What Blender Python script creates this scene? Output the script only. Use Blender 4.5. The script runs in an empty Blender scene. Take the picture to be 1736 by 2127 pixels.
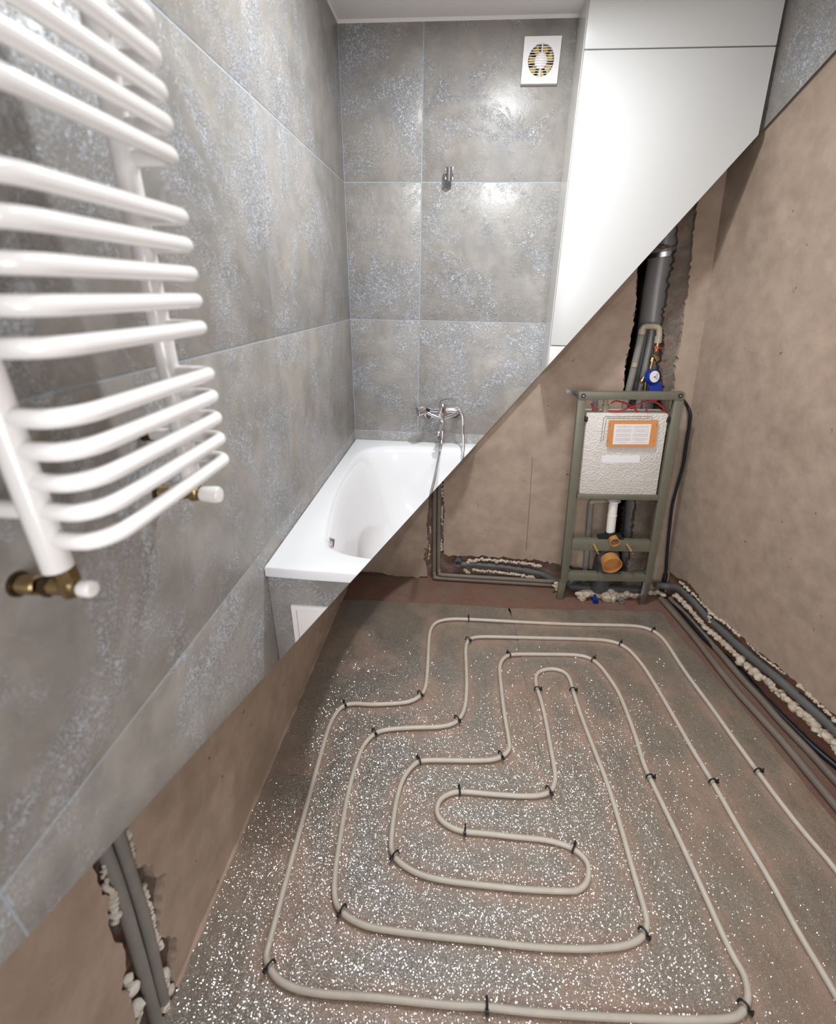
import bpy, bmesh, math, random
from mathutils import Vector as V, Matrix, noise, geometry
sc = bpy.context.scene
COL = sc.collection
# ------------------------------------------------------------------ camera, world, lights, exposure
W, H = 1736, 2127
FPX, PITCH, YAW, ROLL, CZ = 966.19, 0.444216, 0.0776676, 0.0165689, 1.5876
CAM = V((0, 0, CZ))
FW = V((-math.sin(YAW)*math.cos(PITCH), math.cos(YAW)*math.cos(PITCH), -math.sin(PITCH)))
R0 = V((math.cos(YAW), math.sin(YAW), 0)); U0 = R0.cross(FW)
RT = R0*math.cos(ROLL)+U0*math.sin(ROLL); UP = -R0*math.sin(ROLL)+U0*math.cos(ROLL)
cd = bpy.data.cameras.new('camera'); cam = bpy.data.objects.new('camera', cd); COL.objects.link(cam)
m = Matrix((RT, UP, -FW)).transposed().to_4x4(); m.translation = CAM; cam.matrix_world = m
cd.sensor_fit = 'HORIZONTAL'; cd.sensor_width = 36; cd.lens = 36*FPX/W; cd.clip_start = .02
cd.dof.use_dof = True; cd.dof.focus_distance = 2.0; cd.dof.aperture_fstop = 3.0
sc.camera = cam
wd = bpy.data.worlds.new('world'); sc.world = wd; wd.use_nodes = True
wd.node_tree.nodes['Background'].inputs[0].default_value = (.9, .93, 1, 1)
wd.node_tree.nodes['Background'].inputs[1].default_value = .05
def lamp(name, kind, loc, power, size, color, target=None, spot=None):
    l = bpy.data.lights.new(name, kind); l.energy = power; l.color = color
    if kind == 'AREA': l.shape = 'DISK'; l.size = size
    else: l.shadow_soft_size = size
    if spot: l.spot_size = spot; l.spot_blend = .6
    o = bpy.data.objects.new(name, l); COL.objects.link(o); o.location = loc
    d = (V(target)-V(loc)) if target else V((0, 0, -1))
    o.rotation_euler = d.to_track_quat('-Z', 'Y').to_euler(); return o
SPOTS = [(.14, 1.58), (.30, .50), (-.06, 1.30)]
for q, w in zip(SPOTS, (14, 3, 3.5)): lamp('ceiling_lamp_light', 'AREA', (*q, 2.485), w, .10, (.93, .97, 1))
lamp('work_lamp_light', 'SPOT', (-.30, -.30, 1.80), 30, .05, (.97, .97, 1), target=(.75, 1.9, .45), spot=math.radians(66))
lamp('fill_light', 'AREA', (.55, -.70, 1.35), 15.5, 1.1, (.95, .97, 1), target=(.3, 2.0, 1.5))  # added soft fill behind the camera, lifts the bare walls; no real source there
sc.view_settings.view_transform = 'Standard'; sc.view_settings.look = 'None'
sc.view_settings.exposure = 0.64; sc.view_settings.gamma = 1; sc.view_settings.use_curve_mapping = False
# ------------------------------------------------------------------ rays: read a point of the room from its picture position
def ray(px, py): return FW*FPX+RT*(px-W/2)-UP*(py-H/2)
def oy(px, py, y): d = ray(px, py); return CAM+d*(y/d.y)
def oz(px, py, z=0): d = ray(px, py); return CAM+d*((z-CZ)/d.z)
def ox(px, py, x): d = ray(px, py); return CAM+d*(x/d.x)
def op(px, py, P, n): d = ray(px, py); return CAM+d*((P-CAM).dot(n)/d.dot(n))
XL, YB, ZC = -.5219, 2.3604, 2.509              # finished faces: left wall, back wall, ceiling
YR = 2.392; YM = 2.417                          # raw plaster face, masonry face of the back wall
# section plane through the fitted-out half
CN = ray(0, 2008).cross(ray(1736, 103)).normalized()
if CN.dot(ray(600, 300)) < 0: CN = -CN
# raw left wall and raw right wall planes
LP = V((-.594, 2.14, 0)); LD = V((-.629+.594, .425-2.14, 0)).normalized(); LN = V((-LD.y, LD.x, 0)); 
if LN.x < 0: LN = -LN
RP = V((1.42, 2.6226, -1.764))*.9+V((0, 0, CZ)); a_ = V((1.171, 2.6226, .483))*.9+V((0, 0, CZ)); b_ = V((1.635, 1.42, -1.764))*.9+V((0, 0, CZ))
RN = (a_-RP).cross(b_-RP).normalized()
if RN.x > 0: RN = -RN
def ol(px, py, off=0): return op(px, py, LP+LN*off, LN)
def orr(px, py, off=0): return op(px, py, RP+RN*off, RN)
def rx(y, z, off=0):   # x on right wall
    P = RP+RN*off; return P.x-((y-P.y)*RN.y+(z-P.z)*RN.z)/RN.x
def lx(y, off=0):
    P = LP+LN*off; return P.x-(y-P.y)*LN.y/LN.x
# ------------------------------------------------------------------ materials
MATS = {}
def nt(name):
    m = bpy.data.materials.new(name); m.use_nodes = True; t = m.node_tree
    return m, t, t.nodes['Principled BSDF']
def N(t, typ, **kw):
    n = t.nodes.new(typ)
    for k, v in kw.items():
        if k in n.inputs.keys() if isinstance(k, str) else False: n.inputs[k].default_value = v
        else: setattr(n, k, v)
    return n
def tex(t, kind, scale, detail=6, rough=.55, stretch=None, dist=0):
    tc = t.nodes.new('ShaderNodeTexCoord'); mp = t.nodes.new('ShaderNodeMapping')
    t.links.new(tc.outputs['Object'], mp.inputs[0])
    if stretch: mp.inputs['Scale'].default_value = stretch
    n = t.nodes.new('ShaderNodeTexNoise' if kind == 'noise' else 'ShaderNodeTexVoronoi')
    t.links.new(mp.outputs[0], n.inputs['Vector']); n.inputs['Scale'].default_value = scale
    if kind == 'noise':
        n.inputs['Detail'].default_value = detail; n.inputs['Roughness'].default_value = rough; n.inputs['Distortion'].default_value = dist
    return n
def ramp(t, src, stops):
    r = t.nodes.new('ShaderNodeValToRGB'); t.links.new(src, r.inputs[0])
    e = r.color_ramp.elements
    while len(e) < len(stops): e.new(.5)
    for i, (p, c) in enumerate(stops):
        e[i].position = p; e[i].color = (*c, 1) if not isinstance(c, (int, float)) else (c, c, c, 1)
    return r
def mix(t, f, a, b, blend='MIX'):
    x = t.nodes.new('ShaderNodeMix'); x.data_type = 'RGBA'; x.blend_type = blend
    for s, i in ((f, 0), (a, 6), (b, 7)):
        if hasattr(s, 'links'): t.links.new(s, x.inputs[i])
        elif isinstance(s, (int, float)): x.inputs[i].default_value = s if i == 0 else (s, s, s, 1)
        else: x.inputs[i].default_value = (*s, 1)
    return x.outputs[2]
def bump(t, b, h, strength, dist=.01, prev=None):
    n = t.nodes.new('ShaderNodeBump'); n.inputs['Strength'].default_value = strength; n.inputs['Distance'].default_value = dist
    t.links.new(h, n.inputs['Height'])
    if prev: t.links.new(prev, n.inputs['Normal'])
    t.links.new(n.outputs[0], b.inputs['Normal']); return n.outputs[0]
def simple(name, col, rough=.5, metal=0, coat=0, var=0, vscale=8, bmp=0, bscale=60, spec=.5):
    m, t, b = nt(name)
    b.inputs['Base Color'].default_value = (*col, 1); b.inputs['Roughness'].default_value = rough
    b.inputs['Metallic'].default_value = metal; b.inputs['Coat Weight'].default_value = coat; b.inputs['Coat Roughness'].default_value = .08
    b.inputs['Specular IOR Level'].default_value = spec
    if var:
        n = tex(t, 'noise', vscale); r = ramp(t, n.outputs[0], [(.3, tuple(c*(1-var) for c in col)), (.7, tuple(min(1, c*(1+var)) for c in col))])
        t.links.new(r.outputs[0], b.inputs['Base Color'])
    if bmp:
        n = tex(t, 'noise', bscale, 8); bump(t, b, n.outputs[0], bmp, .004)
    MATS[name] = m; return m
def mat_tile():
    m, t, b = nt('concrete_tile')
    n1 = tex(t, 'noise', 2.6, 5, .6, dist=.6); n2 = tex(t, 'noise', 9, 8, .65, dist=.4); n3 = tex(t, 'noise', 100, 3, .62, dist=1.8); n4 = tex(t, 'noise', 4.2, 7, .68, dist=.8)
    base = ramp(t, n1.outputs[0], [(.32, (.215, .203, .192)), (.5, (.30, .274, .243)), (.66, (.27, .257, .25))])
    d = ramp(t, n2.outputs[0], [(.3, .75), (.7, 1.15)])
    c1 = mix(t, 1, base.outputs[0], d.outputs[0], 'MULTIPLY')
    zone = ramp(t, n4.outputs[0], [(.45, 0), (.62, 1)])
    crk = ramp(t, n3.outputs[0], [(.46, 0), (.54, 1)])
    mul = mix(t, 1, zone.outputs[0], crk.outputs[0], 'MULTIPLY')
    c2 = mix(t, mul, c1, (.44, .46, .50))
    t.links.new(c2, b.inputs['Base Color'])
    rr = ramp(t, mul, [(0, .36), (1, .26)]); t.links.new(rr.outputs[0], b.inputs['Roughness'])
    b.inputs['Specular IOR Level'].default_value = .65
    p = bump(t, b, n2.outputs[0], .25, .01); bump(t, b, mul, .7, .003, p)
    MATS['tile'] = m
mat_tile()
def mat_plaster():
    m, t, b = nt('raw_plaster')
    n1 = tex(t, 'noise', 1.8, 6, .6, dist=.5); n2 = tex(t, 'noise', 14, 8, .6); n3 = tex(t, 'noise', 22, 2, .5); n5 = tex(t, 'noise', 90, 6, .7)
    base = ramp(t, n1.outputs[0], [(.3, (.30, .225, .17)), (.52, (.385, .295, .228)), (.7, (.395, .285, .225))])
    d = ramp(t, n2.outputs[0], [(.28, .82), (.72, 1.12)])
    c = mix(t, 1, base.outputs[0], d.outputs[0], 'MULTIPLY')
    sp = ramp(t, n3.outputs[0], [(.73, 0), (.76, 1)])
    c = mix(t, sp.outputs[0], c, (.2, .12, .09))
    t.links.new(c, b.inputs['Base Color']); b.inputs['Roughness'].default_value = .85; b.inputs['Specular IOR Level'].default_value = .25
    p = bump(t, b, n2.outputs[0], .35, .008); bump(t, b, n5.outputs[0], .2, .002, p)
    MATS['plaster'] = m
mat_plaster()
def two(name, a, bcol, scale, lo=.4, hi=.6, rough=.85, bmp=.6, bscale=40, dist=.6, bd=.01, third=None):
    m, t, b = nt(name)
    n1 = tex(t, 'noise', scale, 8, .65, dist=dist); r = ramp(t, n1.outputs[0], [(lo, a), (hi, bcol)])
    c = r.outputs[0]
    if third:
        n3 = tex(t, 'noise', scale*4, 6, .6); f = ramp(t, n3.outputs[0], [(.55, 0), (.68, 1)]); c = mix(t, f.outputs[0], c, third)
    t.links.new(c, b.inputs['Base Color']); b.inputs['Roughness'].default_value = rough; b.inputs['Specular IOR Level'].default_value = .3
    n2 = tex(t, 'noise', bscale, 8, .7); bump(t, b, n2.outputs[0], bmp, bd); MATS[name] = m
two('masonry', (.20, .11, .08), (.28, .22, .18), 9, third=(.36, .13, .085), bmp=1, bd=.02)
two('brick_foot', (.34, .15, .095), (.27, .15, .11), 8, third=(.22, .15, .12), bmp=.8)
two('rough_mortar', (.19, .155, .125), (.28, .235, .19), 14, third=(.30, .13, .09), bmp=1, bd=.02)
two('brick_dust', (.205, .105, .078), (.20, .135, .10), 6, third=(.26, .115, .075), bmp=.7, bscale=50)
two('recess_shade', (.012, .010, .009), (.03, .022, .018), 12, bmp=1)  # near-black colour paints in the shaft's deep shade; also backs the fan opening
def mat_foil():
    m, t, b = nt('dusty_foil')
    nd = tex(t, 'noise', 3.2, 6, .62, dist=.3); nb = tex(t, 'noise', 8, 6, .6); ng = tex(t, 'noise', 420, 2, .6)
    at = t.nodes.new('ShaderNodeAttribute'); at.attribute_name = 'dust'
    sm = t.nodes.new('ShaderNodeMath'); sm.operation = 'MULTIPLY_ADD'; t.links.new(nd.outputs[0], sm.inputs[0]); sm.inputs[1].default_value = 1.6
    hf = t.nodes.new('ShaderNodeMath'); hf.operation = 'MULTIPLY_ADD'; t.links.new(at.outputs['Fac'], hf.inputs[0]); hf.inputs[1].default_value = .34; hf.inputs[2].default_value = -.44
    t.links.new(hf.outputs[0], sm.inputs[2])
    dust = ramp(t, sm.outputs[0], [(.30, 0), (.62, 1)])
    basec = mix(t, dust.outputs[0], (.185, .157, .122), (.30, .205, .152))
    v = ramp(t, nb.outputs[0], [(.3, .8), (.7, 1.15)]); basec = mix(t, 1, basec, v.outputs[0], 'MULTIPLY')
    g = ramp(t, ng.outputs[0], [(.3, .8), (.7, 1.2)]); basec = mix(t, 1, basec, g.outputs[0], 'MULTIPLY')
    t.links.new(basec, b.inputs['Base Color']); b.inputs['Roughness'].default_value = .6; b.inputs['Specular IOR Level'].default_value = .35
    wr = tex(t, 'noise', 6.5, 5, .6, stretch=(1.5, .8, 1), dist=.3)
    p = bump(t, b, wr.outputs[0], .26, .03)
    tc = t.nodes.new('ShaderNodeTexCoord'); vo = t.nodes.new('ShaderNodeTexVoronoi'); vo.inputs['Scale'].default_value = 520
    t.links.new(tc.outputs['Object'], vo.inputs['Vector'])
    s = t.nodes.new('ShaderNodeVectorMath'); s.operation = 'SUBTRACT'; t.links.new(vo.outputs['Color'], s.inputs[0]); s.inputs[1].default_value = (.5, .5, .5)
    k = t.nodes.new('ShaderNodeVectorMath'); k.operation = 'SCALE'; t.links.new(s.outputs[0], k.inputs[0]); k.inputs['Scale'].default_value = .66
    ad = t.nodes.new('ShaderNodeVectorMath'); ad.operation = 'ADD'; t.links.new(p, ad.inputs[0]); t.links.new(k.outputs[0], ad.inputs[1])
    no = t.nodes.new('ShaderNodeVectorMath'); no.operation = 'NORMALIZE'; t.links.new(ad.outputs[0], no.inputs[0])
    gl = t.nodes.new('ShaderNodeBsdfGlossy'); gl.inputs['Roughness'].default_value = .10; gl.inputs['Color'].default_value = (.95, .94, .93, 1)
    t.links.new(no.outputs[0], gl.inputs['Normal'])
    dm = ramp(t, sm.outputs[0], [(.22, .42), (.66, .20)])
    ms = t.nodes.new('ShaderNodeMixShader'); t.links.new(dm.outputs[0], ms.inputs[0]); t.links.new(b.outputs[0], ms.inputs[1]); t.links.new(gl.outputs[0], ms.inputs[2])
    t.links.new(ms.outputs[0], t.nodes['Material Output'].inputs[0])
    MATS['foil'] = m
mat_foil()
simple('grout', (.33, .355, .38), .6, var=.08, vscale=30)
simple('board', (.45, .42, .38), .9)
simple('enamel', (.83, .805, .785), .22, coat=.4)
simple('brass', (.42, .31, .16), .28, 1, var=.25, vscale=60)
simple('dark_brass', (.09, .06, .03), .4, .8)
simple('chrome', (.75, .75, .78), .08, 1)
simple('steel', (.42, .42, .42), .32, 1)
simple('acrylic', (.74, .74, .75), .12, coat=.5)
simple('laminate', (.60, .595, .58), .28)
simple('laminate_side', (.66, .64, .61), .2)
simple('seam', (.10, .09, .08), .7)
simple('ceiling_paint', (.8, .79, .78), .8)
simple('white_plastic', (.80, .77, .76), .4)
simple('yellow_plastic', (.62, .42, .05), .35)
simple('frame_paint', (.15, .142, .102), .42, var=.08, vscale=20)
simple('orange_card', (.62, .26, .08), .6, var=.06)
simple('paper', (.8, .75, .74), .7)
simple('print_grey', (.17, .13, .13), .7)
simple('pale_sticker', (.82, .81, .80), .4)
simple('grey_pvc', (.20, .19, .185), .32, var=.06)
simple('dark_pvc', (.06, .062, .062), .4)
simple('green_grey_pvc', (.105, .105, .10), .55, var=.1)
simple('brown_sleeve', (.17, .137, .11), .55, var=.12, vscale=12)
simple('grey_sleeve', (.22, .203, .18), .6, var=.12, vscale=12)
simple('beige_ppr', (.36, .31, .22), .4)
simple('red_tube', (.50, .035, .03), .35)
simple('blue_plastic', (.006, .028, .24), .35)
simple('deep_blue', (.02, .05, .12), .4)
simple('black_rubber', (.012, .014, .018), .4)
simple('black_plastic', (.015, .015, .015), .38)
simple('cup_orange', (.50, .235, .07), .4)
simple('white_pipe', (.82, .78, .73), .35)
simple('stud_yellow', (.46, .27, .07), .4)
simple('hose_white', (.52, .465, .395), .42, var=.07, vscale=30)
two('foam', (.52, .42, .31), (.66, .56, .45), 25, bmp=.8, bscale=60, rough=.9, bd=.008)
two('left_foam', (.60, .53, .44), (.72, .66, .58), 25, bmp=.8, bscale=60, rough=.9, bd=.008)
def mat_eps():
    m, t, b = nt('polystyrene')
    v = tex(t, 'voronoi', 130); n = tex(t, 'noise', 10)
    c = ramp(t, n.outputs[0], [(.3, (.64, .59, .54)), (.7, (.70, .65, .60))]); t.links.new(c.outputs[0], b.inputs['Base Color']); b.inputs['Roughness'].default_value = .8
    bump(t, b, v.outputs['Distance'], .8, .004); MATS['eps'] = m
mat_eps()
# ------------------------------------------------------------------ mesh helpers (all coordinates are room coordinates)
def BM(): return bmesh.new()
def basis(d):
    d = d.normalized(); a = V((0, 0, 1)) if abs(d.z) < .9 else V((1, 0, 0)); u = d.cross(a).normalized(); return d, u, d.cross(u)
def box(bm, lo, hi, bev=0):
    r = bmesh.ops.create_cube(bm, size=1); lo = V(lo); hi = V(hi)
    for v in r['verts']: v.co = V([(lo[i]+hi[i])/2+v.co[i]*(hi[i]-lo[i]) for i in range(3)])
    if bev:
        es = list({e for v in r['verts'] for e in v.link_edges}); bmesh.ops.bevel(bm, geom=es, offset=bev, segments=2, affect='EDGES', profile=.5)
def prism(bm, pts, vec, bev=0):
    vec = V(vec); a = [bm.verts.new(p) for p in pts]; b = [bm.verts.new(V(p)+vec) for p in pts]; n = len(pts)
    fs = [bm.faces.new(a), bm.faces.new(b[::-1])]
    for i in range(n): fs.append(bm.faces.new([a[(i+1) % n], a[i], b[i], b[(i+1) % n]]))
    bmesh.ops.recalc_face_normals(bm, faces=fs)
    if bev:
        es = list({e for f in fs for e in f.edges}); bmesh.ops.bevel(bm, geom=es, offset=bev, segments=2, affect='EDGES', profile=.5)
def tube(bm, pts, r, n=10, caps=True, closed=False, flat=1):
    pts = [V(p) for p in pts]; m = len(pts); rings = []
    T = []
    for i in range(m):
        if closed: d = pts[(i+1) % m]-pts[i-1]
        else: d = pts[min(i+1, m-1)]-pts[max(i-1, 0)]
        T.append(d.normalized())
    _, u, w = basis(T[0])
    for i in range(m):
        if i:
            u = (u-T[i]*u.dot(T[i])).normalized()
        w = T[i].cross(u)
        rr = r[i] if isinstance(r, (list, tuple)) else (r(i/(m-1)) if callable(r) else r)
        rings.append([bm.verts.new(pts[i]+u*math.cos(2*math.pi*k/n)*rr+w*math.sin(2*math.pi*k/n)*rr*flat) for k in range(n)])
    for i in range(m if closed else m-1):
        A, B = rings[i], rings[(i+1) % m]
        for k in range(n): bm.faces.new([A[k], A[(k+1) % n], B[(k+1) % n], B[k]])
    if caps and not closed:
        bm.faces.new(rings[0][::-1]); bm.faces.new(rings[-1])
def lathe(bm, p, axis, prof, n=24):
    d, u, w = basis(V(axis)); p = V(p); rings = []
    for (t, r) in prof:
        if r < 1e-6: rings.append([bm.verts.new(p+d*t)])
        else: rings.append([bm.verts.new(p+d*t+u*math.cos(2*math.pi*k/n)*r+w*math.sin(2*math.pi*k/n)*r) for k in range(n)])
    fs = []
    for A, B in zip(rings, rings[1:]):
        for k in range(n):
            k2 = (k+1) % n
            q = [A[k % len(A)], A[k2 % len(A)], B[k2 % len(B)], B[k % len(B)]]
            q = [x for i, x in enumerate(q) if x not in q[:i]]
            if len(q) > 2: fs.append(bm.faces.new(q))
    return fs
def cyl(bm, a, b, r, n=20, r2=None):
    a = V(a); b = V(b); L = (b-a).length; r2 = r if r2 is None else r2
    lathe(bm, a, b-a, [(0, 0), (0, r), (L, r2), (L, 0)], n)
def smooth_path(pts, k=6, closed=False):
    pts = [V(p) for p in pts]; n = len(pts); out = []
    for i in range(n if closed else n-1):
        if closed: p0, p1, p2, p3 = pts[i-1], pts[i], pts[(i+1) % n], pts[(i+2) % n]
        else: p0, p1, p2, p3 = pts[max(i-1, 0)], pts[i], pts[i+1], pts[min(i+2, n-1)]
        for j in range(k):
            t = j/k; t2 = t*t; t3 = t2*t
            out.append(.5*((2*p1)+(p2-p0)*t+(2*p0-5*p1+4*p2-p3)*t2+(3*p1-p0-3*p2+p3)*t3))
    if not closed: out.append(pts[-1])
    return out
def foam(bm, pts, r, seed=0, dens=1.0, squash=1.0):
    rnd = random.Random(seed); pts = [V(p) for p in pts]
    L = [0]
    for a, b in zip(pts, pts[1:]): L.append(L[-1]+(b-a).length)
    n = max(2, int(L[-1]/(r*.8)*dens))
    for i in range(n+1):
        s = L[-1]*i/n; k = max(j for j in range(len(pts)-1) if L[j] <= s+1e-9)
        p = pts[k].lerp(pts[k+1], (s-L[k])/max(1e-6, L[k+1]-L[k]))
        q = r*rnd.choice((rnd.uniform(.4, .8), rnd.uniform(.8, 1.35)))
        c = p+V((rnd.uniform(-1, 1), rnd.uniform(-1, 1), rnd.uniform(-1, 1)))*r*.6
        res = bmesh.ops.create_icosphere(bm, subdivisions=2, radius=q)
        sx = V((rnd.uniform(.8, 1.4), rnd.uniform(.8, 1.3), rnd.uniform(.6, 1.1)))
        for v in res['verts']:
            d = v.co.copy(); nn = 1+.35*noise.noise(d*(2.2/r)*.5+V((seed*3.1, i*1.7, 0)))
            v.co = c+V((d.x*sx.x, d.y*sx.y, d.z*sx.z))*nn
def ragged(pts, step=.02, amp=.008, seed=1):
    rnd = random.Random(seed); out = []
    for a, b in zip(pts, pts[1:]):
        a = V(a); b = V(b); L = (b-a).length; n = max(1, int(L/step)); pr = (b-a).normalized(); pr = V((-pr.y, pr.x))
        for i in range(n):
            out.append(a.lerp(b, i/n)+(pr*rnd.gauss(0, amp) if (i or out) else V((0, 0))))
    out.append(V(pts[-1])); return out
def slab(bm, poly2, f, thick):      # poly2 outline in wall coordinates; f maps (u,v,depth) to the room
    tri = geometry.tessellate_polygon([[V((p[0], p[1], 0)) for p in poly2]])
    a = [bm.verts.new(f(p[0], p[1], 0)) for p in poly2]; b = [bm.verts.new(f(p[0], p[1], thick)) for p in poly2]
    for t in tri:
        try: bm.faces.new([a[i] for i in t])
        except ValueError: pass
    n = len(poly2)
    for i in range(n): bm.faces.new([a[i], a[(i+1) % n], b[(i+1) % n], b[i]])
    bmesh.ops.recalc_face_normals(bm, faces=bm.faces[:])
def cut(bm):
    """saw the fitted-out half along its section plane and close the sawn faces"""
    g = bm.verts[:]+bm.edges[:]+bm.faces[:]
    r = bmesh.ops.bisect_plane(bm, geom=g, dist=1e-6, plane_co=CAM, plane_no=CN, clear_inner=True)
    es = [e for e in r['geom_cut'] if isinstance(e, bmesh.types.BMEdge) and e.is_valid and len(e.link_faces) == 1]
    if es:
        try: bmesh.ops.holes_fill(bm, edges=es, sides=0)
        except Exception: pass
    return bm
def obj(name, bm, mat, parent=None, smooth=True, cutit=False, ang=38):
    if cutit: cut(bm)
    me = bpy.data.meshes.new(name)
    o = bpy.data.objects.new(name, me); COL.objects.link(o)
    off = V((0, 0, 0))
    if parent is not None:
        q = parent
        while q is not None: off += q.location; q = q.parent
    elif len(bm.verts):
        xs = [v.co for v in bm.verts]
        off = V(((min(c.x for c in xs)+max(c.x for c in xs))/2, (min(c.y for c in xs)+max(c.y for c in xs))/2, min(c.z for c in xs)))
        o.location = off
    bmesh.ops.translate(bm, verts=bm.verts[:], vec=-off)
    for f in bm.faces: f.smooth = smooth
    if smooth:
        for e in bm.edges:
            if len(e.link_faces) == 2 and e.calc_face_angle(0) > math.radians(ang): e.smooth = False
    bm.to_mesh(me); bm.free()
    if mat: me.materials.append(MATS[mat])
    if parent is not None: o.parent = parent
    return o
def tag(o, label, cat, group=None):
    o['label'] = label; o['category'] = cat
    if group: o['group'] = group
    return o
def thing(name, label, cat, loc, group=None):
    o = bpy.data.objects.new(name, None); COL.objects.link(o); o.location = V(loc); o.empty_display_size = .05
    return tag(o, label, cat, group)
def struct(o): o['kind'] = 'structure'; return o
# ------------------------------------------------------------------ room shell
ZT = 2.56; YF = -.75
b = BM(); box(b, (-.75, YF-.1, -.12), (2.15, 2.66, 0)); floor = struct(obj('floor', b, 'brick_dust', smooth=False))
b = BM(); box(b, (-.8, YF-.1, ZT), (2.2, 2.7, ZT+.1)); ceil_ = struct(obj('ceiling', b, 'plaster', smooth=False))
b = BM(); box(b, (-.95, YF-.12, 0), (2.15, YF, ZT)); struct(obj('wall_front', b, 'plaster', smooth=False))
TH = .022
# left wall: masonry, plaster with a chased slot, tile bed and tiles
b = BM()
pl = [V((lx(y, -TH), y, 0)) for y in (YF, 2.66)]
prism(b, [pl[0], pl[1], pl[1]+V((-.15, 0, 0)), pl[0]+V((-.15, 0, 0))], (0, 0, ZT)); wl = struct(obj('wall_left', b, 'masonry', smooth=False))
fL = lambda u, v, d: V((lx(u), u, v))-LN*d
L2 = lambda px, py: (lambda p: V((p.y, p.z)))(ol(px, py))
lb = [(194, 1800), (210, 1848), (226, 1865), (227, 1932), (235, 1952), (258, 1965), (261, 2003), (252, 2048), (277, 2081), (281, 2127), (300, 2200)]
rb = [(262, 1690), (274, 1723), (284, 1768), (290, 1800), (315, 1800), (326, 1823), (345, 1816), (342, 1842), (335, 1887), (332, 1942), (365, 1948), (368, 1974), (358, 2029), (365, 2052), (348, 2074), (335, 2100)]
l2 = [L2(*p) for p in lb]; r2 = [L2(*p) for p in rb]
pn = [V((l2[0].x, ZT))]+l2+[V((l2[-1].x, 0))]
near = ragged(pn[:1]+pn[1:], .012, .0028, 3)+[V((YF, 0)), V((YF, ZT))]
b = BM(); slab(b, near, fL, TH); obj('plaster', b, 'plaster', wl, smooth=False)
pn = [V((YR, ZT)), V((r2[0].x, ZT))]+r2+[V((r2[-1].x+.01, 0))]
far = [pn[0]]+ragged(pn[1:], .012, .0028, 5)+ragged([V((r2[-1].x+.02, .004)), V((YR, .004))], .03, .002, 6)
b = BM(); slab(b, far, fL, TH); obj('plaster', b, 'plaster', wl, smooth=False)
# rough render toe along the floor
b = BM(); tube(b, [V((lx(y, .001), y, .002+.01*noise.noise(V((y*9, 0, 0))))) for y in [r2[-1].x+.05+i*.02 for i in range(int((YR-r2[-1].x-.06)/.02))]], lambda t: .009+.006*noise.noise(V((t*40, 1, 0))), 7)
obj('mortar_toe', b, 'plaster', wl)
rowz = [0, .3805, .9205, 1.4605, 2.0005, ZC]
G = .0022
def tiles_left():
    b = BM(); box(b, (XL-.055, YF, 0), (XL-.0012, YB+.02, ZC)); obj('tile_bed', b, 'grout', wl, False, True)
    ys = [-.72, .268, 1.380, YB]
    for i in range(5):
        for j in range(3):
            b = BM(); box(b, (XL-.012, ys[j]+G, rowz[i]+G), (XL, ys[j+1]-G, rowz[i+1]-G), .0012); cut(b)
            if len(b.faces): obj('tile', b, 'tile', wl)
            else: b.free()
tiles_left()
# back wall: masonry with the pipe shaft, plaster pieces, tiles
SHL = [(1326, 470), (1326, 552), (1322, 572), (1320, 635), (1311, 694), (1304, 732), (1298, 762), (1294, 815), (1285, 900), (1276, 1040), (1266, 1130), (1256, 1195)]
SHR = [(1409, 440), (1407, 466), (1403, 529), (1392, 572), (1387, 610), (1377, 673), (1379, 711), (1370, 767), (1378, 800), (1368, 900), (1322, 1040), (1313, 1125), (1300, 1198)]
RPR = [(1452, 380), (1448, 420), (1440, 496), (1435, 534), (1430, 595), (1415, 699), (1402, 775), (1400, 815), (1372, 1000), (1352, 1120), (1342, 1190)]
B2 = lambda px, py, y=YR: (lambda p: V((p.x, max(0, p.z))))(oy(px, py, y))
fB = lambda y0: (lambda u, v, d: V((u, y0+d, v)))
shl = [B2(*p, YM) for p in SHL]; shr = [B2(*p, YM) for p in SHR]
poly = [V((-.75, 0)), V((-.75, ZT))]+ragged([V((shl[0].x, ZT))]+shl, .012, .003, 11)+[V((shl[-1].x, 0))]
b = BM(); slab(b, poly, fB(YM), .2); wb = struct(obj('wall_back', b, 'masonry', smooth=False))
poly = [V((2.1, ZT)), V((2.1, 0)), V((shr[-1].x, 0))]+ragged((shr+[V((shr[0].x, ZT))])[0:0]+shr[::-1]+[V((shr[0].x, ZT))], .012, .004, 12)
b = BM(); slab(b, poly, fB(YM), .2); obj('shaft_jamb', b, 'rough_mortar', wb, False)
b = BM(); box(b, (-.2, 2.64, 0), (2.1, 2.72, ZT)); obj('shaft_lining', b, 'recess_shade', wb, False)
pcl = [V((B2(888, 1000).x, ZT)), B2(890, 985), B2(889, 1050), B2(886, 1090), B2(890, 1130), B2(878, 1160), B2(887, 1180), B2(888, 1197)]
p1 = [V((lx(YR)-.01, ZT))]+ragged(pcl, .012, .0035, 21)+ragged([B2(888, 1197), B2(830, 1199), B2(777, 1189), V((lx(YR)-.01, B2(777, 1187).y))], .02, .004, 22)
b = BM(); slab(b, p1, fB(YR), YM-YR); obj('plaster', b, 'plaster', wb, False)
pcr = [V((B2(922, 1000).x, ZT)), B2(921, 985), B2(920, 1040), B2(924, 1062), B2(919, 1100), B2(921, 1150)]
pm = [B2(921, 1150), B2(945, 1157), B2(1000, 1154), B2(1060, 1160), B2(1120, 1164), B2(1165, 1172), B2(1210, 1180), B2(1256, 1186)]
psl = [B2(*p) for p in SHL[::-1][1:]]+[V((B2(*SHL[0]).x, ZT))]
p2 = ragged(pcr, .012, .003, 23)+ragged(pm, .015, .004, 24)[1:]+ragged(psl, .01, .003, 25)
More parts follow.
